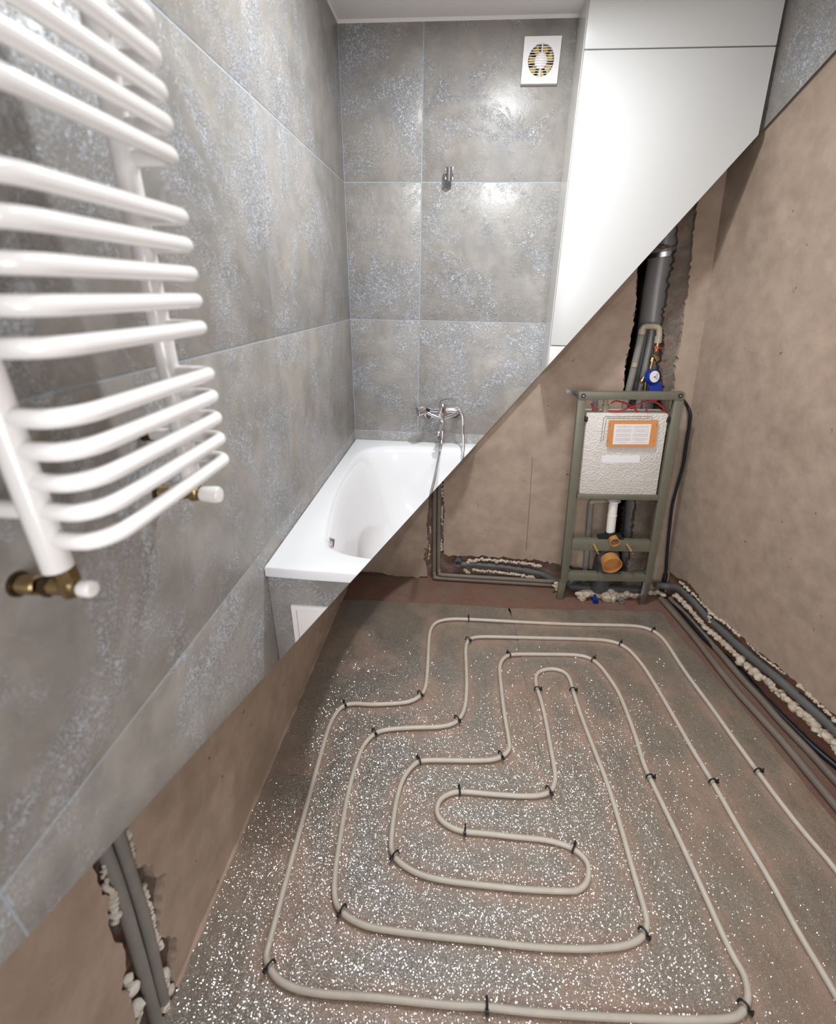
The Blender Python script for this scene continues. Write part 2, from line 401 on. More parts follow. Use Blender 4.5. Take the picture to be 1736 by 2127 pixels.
b = BM(); slab(b, p2, fB(YR), YM-YR); obj('plaster', b, 'plaster', wb, False)
rpr = [V((B2(*RPR[0]).x, ZT))]+[B2(*p) for p in RPR]
p3 = ragged(rpr, .012, .003, 26)+[V((B2(1342, 1190).x, 0)), V((rx(YR, 0)+.02, 0)), V((rx(YR, ZT)+.02, ZT))]
b = BM(); slab(b, p3, fB(YR), YM-YR); obj('plaster', b, 'plaster', wb, False)
b = BM(); prism(b, [oy(1105.2, 950, YR-.0006), oy(1106.2, 950, YR-.0006), oy(1100, 1048, YR-.0006), oy(1093, 1143, YR-.0006), oy(1092, 1143, YR-.0006), oy(1099, 1048, YR-.0006)], (0, .002, 0)); obj('hairline_crack', b, 'seam', wb, False)
XCAB = .388
def tiles_back():
    b = BM(); box(b, (XL-.05, YB+.0012, 0), (.62, YR-.001, ZC)); obj('tile_bed', b, 'grout', wb, False, True)
    xs = [XL, -.192, .61]
    for i in range(5):
        for j in range(2):
            b = BM(); box(b, (xs[j]+G, YB, rowz[i]+G), (xs[j+1]-G, YB+.012, rowz[i+1]-G), .0012); cut(b)
            if len(b.faces): obj('tile', b, 'tile', wb)
            else: b.free()
tiles_back()
# right wall: masonry, plaster above a bare brick foot, tiled corner high up
b = BM()
q = [V((rx(y, z, -TH), y, z)) for (y, z) in ((2.66, 0), (YF, 0), (YF, ZT), (2.66, ZT))]
prism(b, q, (.25, 0, 0)); wr = struct(obj('wall_right', b, 'brick_foot', smooth=False))
fR = lambda u, v, d: V((rx(u, v), u, v))-RN*d
R2 = lambda px, py: (lambda p: V((p.y, p.z)))(orr(px, py))
base = [(1392, 1188), (1402, 1196), (1432, 1212), (1450, 1235), (1470, 1272), (1500, 1290), (1530, 1312), (1560, 1342), (1590, 1365), (1615, 1382), (1645, 1410), (1680, 1440), (1710, 1465), (1736, 1488), (1800, 1545)]
rb2 = [R2(*p) for p in base]
rb2 = [V((YR+.02, rb2[0].y))]+rb2+[V((YF, rb2[-1].y))]
poly = ragged(rb2, .012, .003, 31)+[V((YF, ZT)), V((YR+.02, ZT))]
b = BM(); slab(b, poly, fR, TH); obj('plaster', b, 'plaster', wr, False)
b = BM(); slab(b, [V((YB, 0)), V((.2, 0)), V((.2, ZC)), V((YB, ZC))], lambda u, v, d: V((rx(u, v), u, v))+RN*(.012-d), .0115)
b2 = BM(); obj('tile', b, 'tile', wr, False, True); b2.free()
# finished ceiling board with its white sealant bead
b = BM(); box(b, (XL-.06, YF, ZC), (1.6, YR-.001, ZT-.002)); obj('ceiling_board', b, 'ceiling_paint', ceil_, False, True)
b = BM(); prism(b, [V((XL, YB, ZC)), V((XL, YB-.007, ZC)), V((XL, YB, ZC-.009))], (XCAB-XL+.1, 0, 0)); prism(b, [V((XL, .2, ZC)), V((XL+.006, .2, ZC)), V((XL, .2, ZC-.008))], (0, YB-.2, 0))
struct(obj('trim_1', b, 'white_plastic', None, False, True))
# ------------------------------------------------------------------ foil mats
def foil(name, pxs, z, label, group=None, seed=0):
    p = [oz(x, y, z) for x, y in pxs]
    poly = ragged([V((q.x, q.y)) for q in p+[p[0]]], .05, .0025, seed)[:-1]
    b = BM(); slab(b, poly, lambda u, v, d: V((u, v, z-d)), z-.0005)
    xs = [q.x for q in poly]; ys = [q.y for q in poly]; st = .022
    for ax, lo, hi in ((0, min(xs), max(xs)), (1, min(ys), max(ys))):
        c = lo+st
        while c < hi:
            bmesh.ops.bisect_plane(b, geom=b.verts[:]+b.edges[:]+b.faces[:], dist=1e-6, plane_co=(c, 0, 0) if ax == 0 else (0, c, 0), plane_no=(1, 0, 0) if ax == 0 else (0, 1, 0)); c += st
    from mathutils.kdtree import KDTree
    kd = KDTree(len(P3)); [kd.insert(q, i) for i, q in enumerate(P3)]; kd.balance()
    o = obj(name, b, 'foil', smooth=False); at = o.data.attributes.new('dust', 'FLOAT', 'POINT')
    for v in o.data.vertices:
        d = kd.find(v.co+o.location)[2]; at.data[v.index].value = max(0, min(1, 1-(d-.012)/.04))
    return tag(o, label, 'insulation sheet', group)
# ------------------------------------------------------------------ underfloor heating pipe (one continuous run) and its clips
PR = .0085; ZP = .008+PR
hp = [(1850, 1965), (1736, 1806), (1646, 1700), (1534, 1549), (1478, 1470), (1421, 1393), (1385, 1337), (1365, 1316), (1340, 1304), (1300, 1299), (1200, 1297), (1100, 1293), (970, 1286), (925, 1287), (903, 1295), (893, 1312), (890, 1340), (887, 1400), (882, 1432), (870, 1447), (850, 1457), (820, 1461), (770, 1463), (735, 1461), (712, 1467), (695, 1485), (681, 1515), (665, 1570), (640, 1660), (610, 1770), (580, 1880), (563, 1945), (553, 1985), (560, 2010), (580, 2036), (620, 2055), (680, 2065), (760, 2070), (860, 2080), (940, 2088), (1010, 2091), (1100, 2102), (1250, 2112), (1400, 2118), (1500, 2117), (1535, 2108), (1550, 2085), (1553, 2060), (1545, 2025), (1525, 1990), (1500, 1940), (1460, 1850), (1400, 1720), (1340, 1595), (1320, 1530), (1290, 1450), (1270, 1415), (1245, 1382), (1222, 1366), (1190, 1360), (1120, 1359), (1070, 1359), (1050, 1364), (1038, 1382), (1040, 1420), (1047, 1480), (1057, 1540), (1056, 1558), (1040, 1572), (1010, 1579), (940, 1579), (880, 1579), (860, 1588), (840, 1612), (826, 1650), (817, 1700), (812, 1750), (817, 1775), (835, 1795), (870, 1815), (920, 1828), (1000, 1838), (1090, 1847), (1180, 1851), (1205, 1846), (1220, 1828), (1222, 1800), (1213, 1782), (1195, 1766), (1170, 1754), (1130, 1744), (1070, 1738), (1010, 1731), (965, 1727), (935, 1717), (913, 1700), (907, 1680), (915, 1660), (935, 1648), (960, 1644), (1020, 1649), (1080, 1653), (1120, 1652), (1143, 1643), (1152, 1625), (1152, 1600), (1143, 1550), (1132, 1490), (1122, 1450), (1114, 1425), (1113, 1405), (1122, 1394), (1145, 1389), (1170, 1395), (1183, 1410), (1190, 1435), (1208, 1490), (1235, 1560), (1262, 1630), (1290, 1720), (1315, 1810), (1340, 1895), (1343, 1925), (1334, 1945), (1310, 1960), (1270, 1968), (1200, 1971), (1100, 1966), (1000, 1954), (900, 1944), (800, 1931), (755, 1921), (720, 1903), (700, 1880), (694, 1850), (697, 1800), (708, 1730), (722, 1650), (740, 1585), (755, 1548), (778, 1524), (805, 1515), (860, 1511), (905, 1510), (935, 1505), (953, 1494), (965, 1470), (969, 1430), (968, 1380), (967, 1350), (972, 1331), (990, 1323), (1040, 1323), (1120, 1325), (1200, 1327), (1265, 1331), (1300, 1345), (1325, 1370), (1350, 1405), (1400, 1490), (1440, 1560), (1480, 1625), (1540, 1730), (1600, 1830), (1660, 1940), (1720, 2040), (1780, 2150), (1830, 2260)]
P3 = [oz(x, y, ZP) for x, y in hp]
P3 = smooth_path(P3, 5)
for _ in range(2): P3 = [P3[0]]+[(P3[i-1]+P3[i]*2+P3[i+1])/4 for i in range(1, len(P3)-1)]+[P3[-1]]
lw = lambda y: (lx(y, .002), y)
def pxo(p):   # picture position of a room point
    d = V(p)-CAM; z = d.dot(FW); return (W/2+FPX*d.dot(RT)/z, H/2-FPX*d.dot(UP)/z)
pf0 = pxo((lx(2.02, .004), 2.02, .006))
def lwp(y, z=.006): return pxo((lx(y, .004), y, z))
seam = [(1065, 1264), (1078, 1310), (1092, 1395), (1112, 1500), (1150, 1650), (1166, 1720), (1192, 1860), (1232, 1985), (1262, 2127), (1290, 2300)]
yy = oz(560, 1607, .006).y; yfar = oz(712, 1243, .006).y
midp = pxo((oz(1138, 1612, .006).x, yy-.005, .006))
foil('foil_underlay', [lwp(yfar-.01), (930, 1254), seam[0], seam[1], seam[2], seam[3], (1141, 1618), midp, lwp(yy)], .004, 'dusty reflective foil underlay sheet in the far left corner of the bare floor', 'foil underlay sheets', 41)
foil('foil_underlay', [lwp(yy+.004), (midp[0], midp[1]-2), *seam[4:], lwp(.05)], .0055, 'brightly glittering reflective foil underlay sheet in the foreground beside the left wall', 'foil underlay sheets', 42)
foil('foil_underlay', [(1055, 1264), (1200, 1266), (1372, 1270), (1404, 1315), (1450, 1363), (1493, 1414), (1530, 1452), (1557, 1492), (1603, 1548), (1675, 1634), (1718, 1690), (1850, 1845), (1990, 2300)]+[(x-6, y) for x, y in seam[::-1]], .008, 'brown dusty foil underlay sheet under the long parallel pipe runs, toward the right wall', 'foil underlay sheets', 43)
b = BM(); tube(b, P3, PR, 10)
tag(obj('heating_pipe', b, 'hose_white'), 'long off-white underfloor heating pipe looping over the foil floor', 'pipe')
def clip():
    b = BM()
    arc = [V((math.cos(a)*(PR+.0025), 0, math.sin(a)*(PR+.0025))) for a in [math.pi*(i/10) for i in range(11)]]
    pts = [V((-(PR+.003), 0, -PR-.002))]+arc[::-1]+[V((PR+.004, 0, -PR-.002))]
    tube(b, pts, .0030, 8)
    box(b, (PR+.001, -.0045, -PR-.001), (PR+.014, .0045, -PR+.007), .001)
    cyl(b, (PR+.007, 0, -PR+.005), (PR+.010, 0, PR+.001), .0026, 8)
    me = obj('pipe_clip', b, 'black_plastic').data
    return me
clips = [(970, 1286, 'on the far run near the back wall, by the first left bend', 1), (1355, 1311, 'at the far right bend of the outermost pipe run', 1), (873, 1446, 'at the inner step of the outermost pipe, left of centre', 1), (717, 1463, 'farthest left of those beyond the floor middle, on the outer loop', 1), (971, 1329, 'at the far left bend of the second pipe run', 1), (1287, 1338, 'at the far right bend of the second pipe run', 1), (1056, 1361, 'at the far left bend of the third pipe run', 1), (1232, 1368, 'at the far right bend of the third pipe run', 1), (1116, 1436, 'on the left leg of the narrow hairpin loop', -1), (1191, 1434, 'on the right leg of the narrow hairpin loop', 1), (950, 1497, 'at the inner step of the second pipe run', 1), (776, 1525, 'at the upper left bend of the second pipe loop', 1), (1042, 1571, 'at the inner step of the third pipe run', 1), (869, 1582, 'at the upper left bend of the third pipe loop', 1), (1139, 1647, 'at the foot of the hairpin by the foil seam', -1), (953, 1644, 'on the top of the small rounded inner loop', 1), (967, 1727, 'on the underside bend of the small inner loop', -1), (1191, 1764, 'at the right end bend of the inner loop', 1), (1349, 1611, 'halfway along the third straight run, leftmost of three in a row', 1), (1476, 1619, 'halfway along the second straight run, middle of three in a row', 1), (1583, 1607, 'halfway along the outermost run, nearest the right wall', 1), (817, 1784, 'at the lower left bend of the inner pipe loop', -1), (707, 1896, 'at the lower left bend of the second pipe loop', -1), (561, 2010, 'lowest left bend of the outermost pipe, over glittering foil', -1), (1009, 2092, 'on the nearest cross run, bottom centre', -1), (1336, 1942, 'at the lower right bend of the second loop', -1), (1548, 2098, 'at the bottom right bend of the nearest pipe', -1)]
cm = clip(); proto = bpy.data.objects['pipe_clip']
for i, (x, y, lab, sgn) in enumerate(clips):
    p = oz(x, y, ZP); k = min(range(2, len(P3)-2), key=lambda j: (P3[j]-p).length)
    o = proto if i == 0 else proto.copy()
    if i: COL.objects.link(o)
    d = P3[k+1]-P3[k-1]; ang = math.atan2(d.y, d.x)-math.pi/2
    side = V((math.cos(ang), math.sin(ang)))
    want = V((.8*sgn, .45)) if sgn > 0 else V((.5, -.8))
    if side.dot(want) < 0: ang += math.pi
    o.location = P3[k]; o.rotation_euler = (0, 0, ang)
    tag(o, 'black pipe clip '+lab, 'clip', 'black pipe clips')
# ------------------------------------------------------------------ pipes in the left wall slot
lpipe = [ol(x, y, -.008) for x, y in ((206, 1735), (220, 1775), (238, 1822), (257, 1880), (276, 1945), (293, 2003), (311, 2070), (330, 2140))]
rpipe = [ol(x, y, -.008) for x, y in ((236, 1708), (252, 1758), (270, 1815), (290, 1878), (307, 1940), (321, 2000), (333, 2055), (350, 2120))]
for pts, lab in ((lpipe, 'grey insulated water pipe in the left wall slot, the nearer of the pair'), (rpipe, 'grey insulated water pipe in the left wall slot, the farther of the pair')):
    b = BM(); top = pts[0]; up = (pts[0]-pts[1]).normalized()
    tube(b, [top+up*.5]+smooth_path(pts, 3), .0135, 12)
    o = obj('insulated_pipe', b, 'grey_sleeve'); tag(o, lab, 'pipe', 'insulated pipes in the left wall slot')
fm = thing('mounting_foam', 'cream mounting foam beads beside the two pipes in the left wall slot', 'mounting foam', ol(300, 2120, -.01))
for k, pts in enumerate((((212, 1800), (222, 1838), (230, 1858), (236, 1880), (240, 1915)), ((263, 1728), (270, 1765), (278, 1800)), ((296, 1840), (312, 1895), (320, 1935), (330, 1975)), ((341, 2025), (350, 2050)), ((263, 2040), (278, 2056)), ((338, 2080), (340, 2092)), ((285, 2085), (288, 2127)))):
    b = BM(); foam(b, [ol(x, y, -.008) for x, y in pts], .0065 if k < 3 else .0105, 50+k, 1.0); obj('foam_bead', b, 'left_foam', fm)
# ------------------------------------------------------------------ pipes at the back wall foot
def pth(pxs, y): return [oy(a, c, y) for a, c in pxs]
for i, (xs, zt) in enumerate((((902, 902), 0), ((911.5, 911.5), 1))):
    b = BM(); y = YR+.004
    top = oy(xs[0]+1, 985, y); bot = oy(xs[0]-.5, 1195, y)
    zz = .02+.024*i
    hor = [oy(912+ (6 if i else -6), 1205, y), None]
    r = .0125
    xe = oy(1150, 1222, y-.02).x
    pts = [top+V((0, 0, .25)), top, bot, V((bot.x, y-.004, zz+.03)), V((bot.x+.006, y-.016, zz+.005)), V((bot.x+.035, y-.022, zz)), V(((bot.x+xe)/2, y-.024, zz)), V((xe, y-.024, zz))]
    tube(b, smooth_path(pts, 4), r, 12)
    tag(obj('insulated_pipe', b, 'brown_sleeve'), ('left brown sleeved pipe coming down the back wall slot and turning right at floor level', 'right brown sleeved pipe coming down the back wall slot, upper one along the floor')[i], 'pipe', 'sleeved pipes at the back wall foot')
fm = thing('mounting_foam', 'thin cream foam beads along the vertical pipe slot in the back wall', 'mounting foam', oy(905, 1180, YR))
for k, pts in enumerate((((916, 1000), (918, 1030)), ((918, 1050), (918, 1090)), ((893, 1092), (893, 1108)), ((917, 1120), (917, 1142)), ((892, 1130), (890, 1160)))):
    b = BM(); foam(b, pth(pts, YR+.004), .0052, 70+k, 1); obj('foam_bead', b, 'foam', fm)
# waste pipe from its open socket to the frame
wp = thing('waste_pipe', 'grey waste pipe with open round socket low on the back wall, packed in foam', 'pipe', oy(950, 1172, YR))
yw = YR+.008
b = BM(); pts = pth([(953, 1170), (985, 1171), (1040, 1176), (1085, 1183)], yw); pts[0] += V((0, -.01, 0))
tube(b, pts, .0165, 14); tube(b, pth([(1083, 1182), (1103, 1187)], yw), .0195, 14); tube(b, smooth_path(pth([(1100, 1186), (1125, 1192), (1150, 1204), (1175, 1212)], yw-.004), 4), .0165, 14); tube(b, pth([(1128, 1193), (1140, 1199)], yw-.004), .019, 14)
obj('pipe_run', b, 'green_grey_pvc', wp)
b = BM(); c = oy(951, 1171, YR-.035); lathe(b, c, (0, 1, 0), [(0, .0185), (0, .0235), (.012, .0235), (.014, .021), (.06, .021), (.06, .017), (.002, .017), (0, .0185)], 24)
obj('socket', b, 'green_grey_pvc', wp); b = BM(); cyl(b, c+V((0, .022, 0)), c+V((0, .03, 0)), .017); obj('socket_plug', b, 'deep_blue', wp)
for q_, r_, k in (([(972, 1166), (1000, 1162), (1050, 1166), (1090, 1170), (1122, 1176)], .0085, 81), ([(982, 1184), (1010, 1186), (1060, 1192), (1108, 1199)], .0075, 82), ([(966, 1183), (972, 1190)], .011, 83)):
    b = BM(); foam(b, pth(q_, YR-.002), r_, k, 1.3); obj('foam_bead', b, 'foam', wp)
b = BM(); foam(b, pth([(1155, 1212), (1160, 1222), (1158, 1234)], 2.30), .014, 84, 1.6); foam(b, pth([(1150, 1216), (1158, 1214)], 2.30), .011, 85)
tag(obj('foam_lump', b, 'foam'), 'cream foam lump against the left foot of the steel frame', 'mounting foam')
# ------------------------------------------------------------------ soil stack and water pipes in the shaft
ss = thing('soil_stack', 'thick grey vertical soil pipe standing in the dark wall shaft', 'pipe', oy(1300, 1200, 2.50))
b = BM(); tube(b, pth([(1362, 600), (1367, 572), (1373, 533)][::-1]+[(1352, 673), (1335, 800), (1320, 1060), (1308, 1190)], 2.50), .0575, 26); obj('pipe_body', b, 'grey_pvc', ss)
b = BM(); tube(b, pth([(1394, 400), (1383, 470), (1376, 525)], 2.50), .066, 26); obj('upper_pipe', b, 'grey_pvc', ss)
b = BM(); tube(b, pth([(1376, 524), (1375, 534)], 2.50), .069, 26); obj('steel_collar', b, 'steel', ss)
b = BM(); c = oy(1378, 516, 2.50); foam(b, [c+V((math.cos(a)*.068, math.sin(a)*.068, 0)) for a in [i*math.pi/12 for i in range(25)]], .009, 88, 1.4); obj('mortar_ring', b, 'rough_mortar', ss)
yv = 2.405
s1 = thing('water_pipe', 'grey sleeved water riser left in the shaft with pale plastic elbow on top', 'pipe', oy(1303, 815, yv))
b = BM(); tube(b, pth([(1333, 690), (1326, 722), (1318, 757), (1310, 790), (1303, 820), (1296, 850)], yv), .0165, 14); obj('sleeve', b, 'grey_sleeve', s1)
b = BM(); tube(b, smooth_path(pth([(1332, 692), (1335, 682), (1340, 678.5), (1352, 678), (1362, 679), (1367, 682), (1369, 690), (1368, 710)], yv-.012), 4), .0135, 14)
tube(b, pth([(1367.5, 698), (1366, 712)], yv-.012), .0165, 14); tube(b, pth([(1334, 684), (1332, 694)], yv-.012), .0165, 14); obj('elbow', b, 'beige_ppr', s1); b = BM(); tube(b, pth([(1319, 753), (1317, 762)], yv-.006), .0145, 14); obj('coupling', b, 'beige_ppr', s1)
b = BM(); tube(b, pth([(1356, 670), (1351, 700), (1343, 745), (1336, 780), (1330, 815), (1324, 850)], yv+.03), .0155, 14); tag(obj('water_pipe', b, 'grey_pvc'), 'plain grey water riser in the middle of the shaft behind the meters', 'pipe')
vv = thing('stop_valve', 'brass stop valve with strainer and red lever above the blue water meter', 'valve', oy(1350, 765, yv-.012))
b = BM(); yq = yv-.014
tube(b, pth([(1366, 711), (1364, 720)], yq), .010, 12); tube(b, pth([(1364, 718), (1362, 730), (1360, 733)], yq), [.011, .0125, .010], 12); tube(b, pth([(1361, 731), (1357, 746)], yq), .009, 12); tube(b, pth([(1356, 742), (1353, 750)], yq), .0125, 8); tube(b, pth([(1354, 750), (1350, 765)], yq), .0095, 12); obj('valve_body', b, 'brass', vv)
b = BM(); tube(b, pth([(1357, 736), (1366, 748)], yq-.01), [.010, .0115], 8); obj('strainer', b, 'brass', vv)
b = BM(); tube(b, pth([(1361, 721), (1364, 723), (1370, 723), (1376, 724)], yq-.016), [.006, .006, .0025, .0025], 8); cyl(b, oy(1363, 722, yq-.02), oy(1363, 722, yq-.005), .008, 12); obj('red_lever', b, 'red_tube', vv)
wm = thing('water_meter', 'blue water meter with round white dial in the shaft above the frame', 'meter', oy(1352, 783, yv-.02))
ax = V((.35, -1, .25)).normalized(); c = oy(1352, 783, yv-.03)
b = BM(); lathe(b, c-ax*.008, ax, [(0, 0), (0, .028), (.004, .034), (.026, .034), (.03, .031), (.03, 0)], 28); obj('meter_body', b, 'blue_plastic', wm)
b = BM(); lathe(b, c+ax*.022, ax, [(0, 0), (0, .0265), (.0016, .0265), (.0016, 0)], 28); dial = obj('dial', b, 'paper', wm)
b = BM(); u_ = V((1, .35, 0)).normalized(); w_ = ax.cross(u_); c3 = c+ax*.0244
cyl(b, c3-w_*.002, c3-w_*.002+ax*.001, .0045, 12)
for k in range(5):
    p = c3+u_*.012+w_*(-.012+.006*k); tube(b, [p-u_*.006, p+u_*.006], .0008, 4)
obj('dial_print', b, 'print_grey', dial)
b = BM(); lathe(b, c+V((-.028, .01, -.004)), (-.5, 0, -1), [(0, .009), (.02, .013), (.03, .009)], 10); tube(b, pth([(1341, 793), (1339, 812)], yq), [.009, .011], 8); obj('brass_union', b, 'brass', wm)
b = BM(); c = oy(1358.5, 806, yv-.035); lathe(b, c, V((.1, -1, .45)), [(0, 0), (0, .032), (.012, .033), (.016, .03), (.017, 0)], 28)
tag(obj('meter_lid', b, 'blue_plastic'), 'round blue closed meter lid just above the frame top bar', 'meter lid')
# ------------------------------------------------------------------ wall-hung toilet frame
yf = oz(1167, 1247, 0).y; yf = min(yf, 2.262)
fr = thing('toilet_frame', 'olive-grey steel toilet mounting frame standing before the open wall shaft', 'frame', oz(1255, 1250, 0))
def bar(name, q, dep=.034, y=None, mat='frame_paint', par=None, bev=.0018):
    y = yf if y is None else y
    b = BM(); prism(b, [oy(a, c, y) for a, c in q], (0, dep, 0), bev); return obj(name, b, mat, par or fr)
bar('post', [(1201, 826), (1218, 826), (1179, 1208), (1164, 1208)])
bar('post', [(1402, 826), (1422, 826), (1353, 1212), (1338, 1212)])
bar('top_rail', [(1202, 814), (1423, 815), (1421, 831), (1201, 830)], y=yf-.004)
bar('middle_rail', [(1199, 1028), (1368, 1030), (1367, 1040), (1198, 1037)], y=yf-.003)
bar('mounting_rail', [(1189, 1121), (1352, 1125), (1349, 1147), (1186, 1143)], y=yf-.002)
bar('bottom_rail', [(1181, 1190), (1341, 1195), (1339, 1209), (1179, 1206)], y=yf-.002)
pA, pB = oy(1163, 1206, yf+.006), oy(1177, 1206, yf+.006)
b = BM(); lo = [pA, pB, V((pB.x-.004, pB.y, 0)), V((pA.x-.002, pA.y, 0))]; prism(b, lo, (0, .024, 0), .001); obj('foot', b, 'frame_paint', fr)
pA, pB = oy(1336, 1209, yf+.006), oy(1351, 1209, yf+.006)
b = BM(); lo = [pA, pB, V((pB.x+.004, pB.y, 0)), V((pA.x+.010, pA.y, 0))]; prism(b, lo, (0, .024, 0), .001); obj('foot', b, 'steel', fr)
for x in (1211.5, 1413): 
    b = BM(); c = oy(x, 822, yf-.004); lathe(b, c, (0, -1, 0), [(0, .0105), (.002, .0105), (.002, .006)], 20); ww = obj('washer', b, 'black_rubber', fr)
    b = BM(); cyl(b, c, c+V((0, -.0035, 0)), .006, 6); obj('bolt', b, 'steel', ww)
for x, y in ((1224, 1131), (1313.5, 1133), (1267, 1141), (1183, 1182), (1339, 1187)):
    b = BM(); c = oy(x, y, yf-.002); lathe(b, c, (0, -1, 0), [(0, .0045), (.003, .004), (.0035, 0)], 10); obj('screw', b, 'steel', fr)
for x in (1233, 1302):
    c = oy(x, 1131, yf-.002); st = BM(); cyl(st, c, c+V((0, -.078, 0)), .0058, 12); so = obj('threaded_stud', st, 'stud_yellow', fr)
    st = BM(); cyl(st, c+V((0, -.078, 0)), c+V((0, -.094, 0)), .0052, 12); obj('stud_tip', st, 'chrome', so)
b = BM(); q = [oy(a, c, YR-.005) for a, c in ((1175, 808), (1176, 816), (1203, 824), (1204, 816))]; prism(b, q, (0, .004, 0)); br = obj('wall_bracket', b, 'steel', fr, False)
b = BM(); tube(b, [oy(1200, 819, YR-.006), oy(1206, 820, yf+.03)], .007, 8); cyl(b, oy(1181, 812, YR-.005), oy(1181, 812, YR-.010), .004, 8); obj('bracket_bolt', b, 'chrome', br)
# cistern
ci = thing('cistern', 'white polystyrene-clad concealed cistern hung inside the olive-grey frame', 'cistern', oy(1282, 1028, yf+.02))
yc = yf+.012
q = [oy(a, c, yc) for a, c in ((1219, 859), (1389, 860), (1363, 1029), (1202, 1027))]
b = BM(); prism(b, q, (0, .105, 0), .006); body = obj('cistern_body', b, 'eps', ci)
for a, c, d, e in ((1216, 866, 1220, 876), (1386, 867, 1391, 877)):
    b = BM(); p0 = oy(a, c, yc-.003); p1_ = oy(d, e, yc-.003); box(b, (p0.x, yc-.003, p1_.z), (p1_.x, yc+.02, p0.z), .001); obj('side_catch', b, 'black_plastic', ci)
b = BM()
for path in ([(1247, 918), (1249, 905), (1254, 868), (1257, 865), (1350, 865), (1354, 867), (1355, 872)], [(1252, 916), (1259, 870), (1262, 868.5), (1350, 869)]):
    tube(b, pth(path, yc-.0002), .0011, 5)
obj('moulded_groove', b, 'seam', ci)
b = BM()
for k in range(1, 10):
    f0 = k/10; A = q[0].lerp(q[1], f0); Bq = q[3].lerp(q[2], f0)
    tube(b, [A.lerp(Bq, .42)+V((0, -.0001, 0)), Bq+V((0, -.0001, .004))], .0005, 4)
for k in range(5):
    f0 = .5+.1*k; tube(b, [q[0].lerp(q[3], f0)+V((.006, -.0001, 0)), q[1].lerp(q[2], f0)+V((-.006, -.0001, 0))], .0005, 4)
obj('mould_lines', b, 'laminate_side', ci)
b = BM(); prism(b, pth([(1265, 873), (1368, 873), (1360, 929), (1259, 928)], yc-.014), (0, .0015, 0)); card = tag(obj('instruction_card', b, 'orange_card', None, False), 'orange instruction card stapled to the front of the white cistern', 'card')
b = BM(); prism(b, pth([(1276, 881), (1353, 881), (1347, 923), (1272, 923)], yc-.0146), (0, .0005, 0)); shp = obj('paper_sheet', b, 'paper', card, False)
b = BM(); rnd = random.Random(7)
for col_ in (0, 1):
    for r_ in range(17):
        t_ = (r_+1)/18.5; 
        if r_ in (0,): L_ = .05
        else: L_ = rnd.choice((.42, .4, .38, .25, .41))
        A = V(oy(1276, 881, yc-.0147)).lerp(oy(1272, 923, yc-.0147), t_); Bq = V(oy(1353, 881, yc-.0147)).lerp(oy(1347, 923, yc-.0147), t_)
        m_ = .27+.47*col_
        if r_ % 4 == 3: continue
        a1 = A.lerp(Bq, m_-L_/2); b1 = A.lerp(Bq, m_+L_/2); hh = V((0, 0, .0004))
        prism(b, [a1-hh, b1-hh, b1+hh, a1+hh], (0, -.0001, 0))
obj('printed_lines', b, 'print_grey', shp, False)
b = BM()
for x, y in ((1266, 884), (1262, 915), (1364, 882), (1358, 915)): b = BM(); p = oy(x, y, yc-.0145); box(b, (p.x-.0006, p.y-.001, p.z-.006), (p.x+.0006, p.y, p.z+.006)); obj('staple', b, 'steel', card, False)
for x in (1275, 1350): b = BM(); p = oy(x, 876, yc-.013); cyl(b, p, p+V((0, .0132, 0)), .003, 8); obj('card_peg', b, 'white_plastic', card)
b = BM(); prism(b, pth([(1250, 946), (1329, 946), (1328, 961), (1249, 961)], yc-.0008), (0, .0012, 0)); obj('blank_sticker', b, 'pale_sticker', ci, False)
# flush pipe and outlets
fp = thing('flush_pipe', 'white vertical flush pipe below the cistern ending in a small orange cap', 'pipe', oy(1268, 1110, yf+.05))
b = BM(); c = oy(1275, 1041, yf+.035); lathe(b, c+V((0, 0, .006)), (0, 0, -1), [(0, .032), (.004, .032), (.008, .022), (.03, .021)], 24); obj('collar', b, 'white_pipe', fp)
b = BM(); tube(b, pth([(1274, 1046), (1273, 1052), (1270, 1080), (1267, 1108)], yf+.035), .0225, 20); tube(b, pth([(1271.4, 1069), (1271.2, 1071)], yf+.035), .0238, 20); obj('pipe_body', b, 'white_pipe', fp)
b = BM(); c = oy(1272, 1117, yf+.02); d_ = V((.02, -1, -.12)).normalized(); lathe(b, c, d_, [(0, 0), (.0, .025), (.03, .025), (.045, .026), (.045, .022), (.012, .021), (.012, 0)], 26); obj('end_cap', b, 'cup_orange', fp)
b = BM(); tube(b, pth([(1267, 1104), (1268, 1113)], yf+.03), .0275, 20); bl = [oy(a, c_, yf+.012) for a, c_ in ((1241, 1113), (1261, 1110), (1290, 1110), (1296, 1121), (1290, 1125), (1243, 1123))]; prism(b, bl, (0, .02, 0)); obj('clamp', b, 'black_rubber', fp)
so = thing('soil_outlet', 'large open orange-brown drain cap in the lower bay of the frame', 'pipe', oy(1268, 1190, yf+.03))
c = oy(1265, 1161, yf+.0); b = BM(); lathe(b, c, V((.06, -1, -.18)), [(0, 0), (0, .047), (.03, .05), (.055, .051), (.055, .0465), (.02, .044), (.018, 0)], 32); obj('orange_cap', b, 'cup_orange', so)
b = BM(); tube(b, [c+V((0, .004, 0)), c+V((0, .022, -.004)), c+V((0, .045, -.016)), c+V((0, .062, -.045)), V((c.x+.002, c.y+.066, .05))], [.050, .054, .055, .055, .053], 24)
for k in range(4): lathe(b, c+V((0, .008+.008*k, -.002*k)), (0, 1, -.15), [(0, .05), (0, .0565), (.004, .0565), (.004, .05)], 24)
obj('bend', b, 'dark_pvc', so)
b = BM(); tube(b, smooth_path(pth([(1206, 1196), (1200, 1212)], yf+.09)[:1]+[V((oy(1185, 1215, yf+.07).x, yf+.07, .055)), V((oy(1330, 1222, yf+.07).x, yf+.07, .055))], 4), .026, 18)
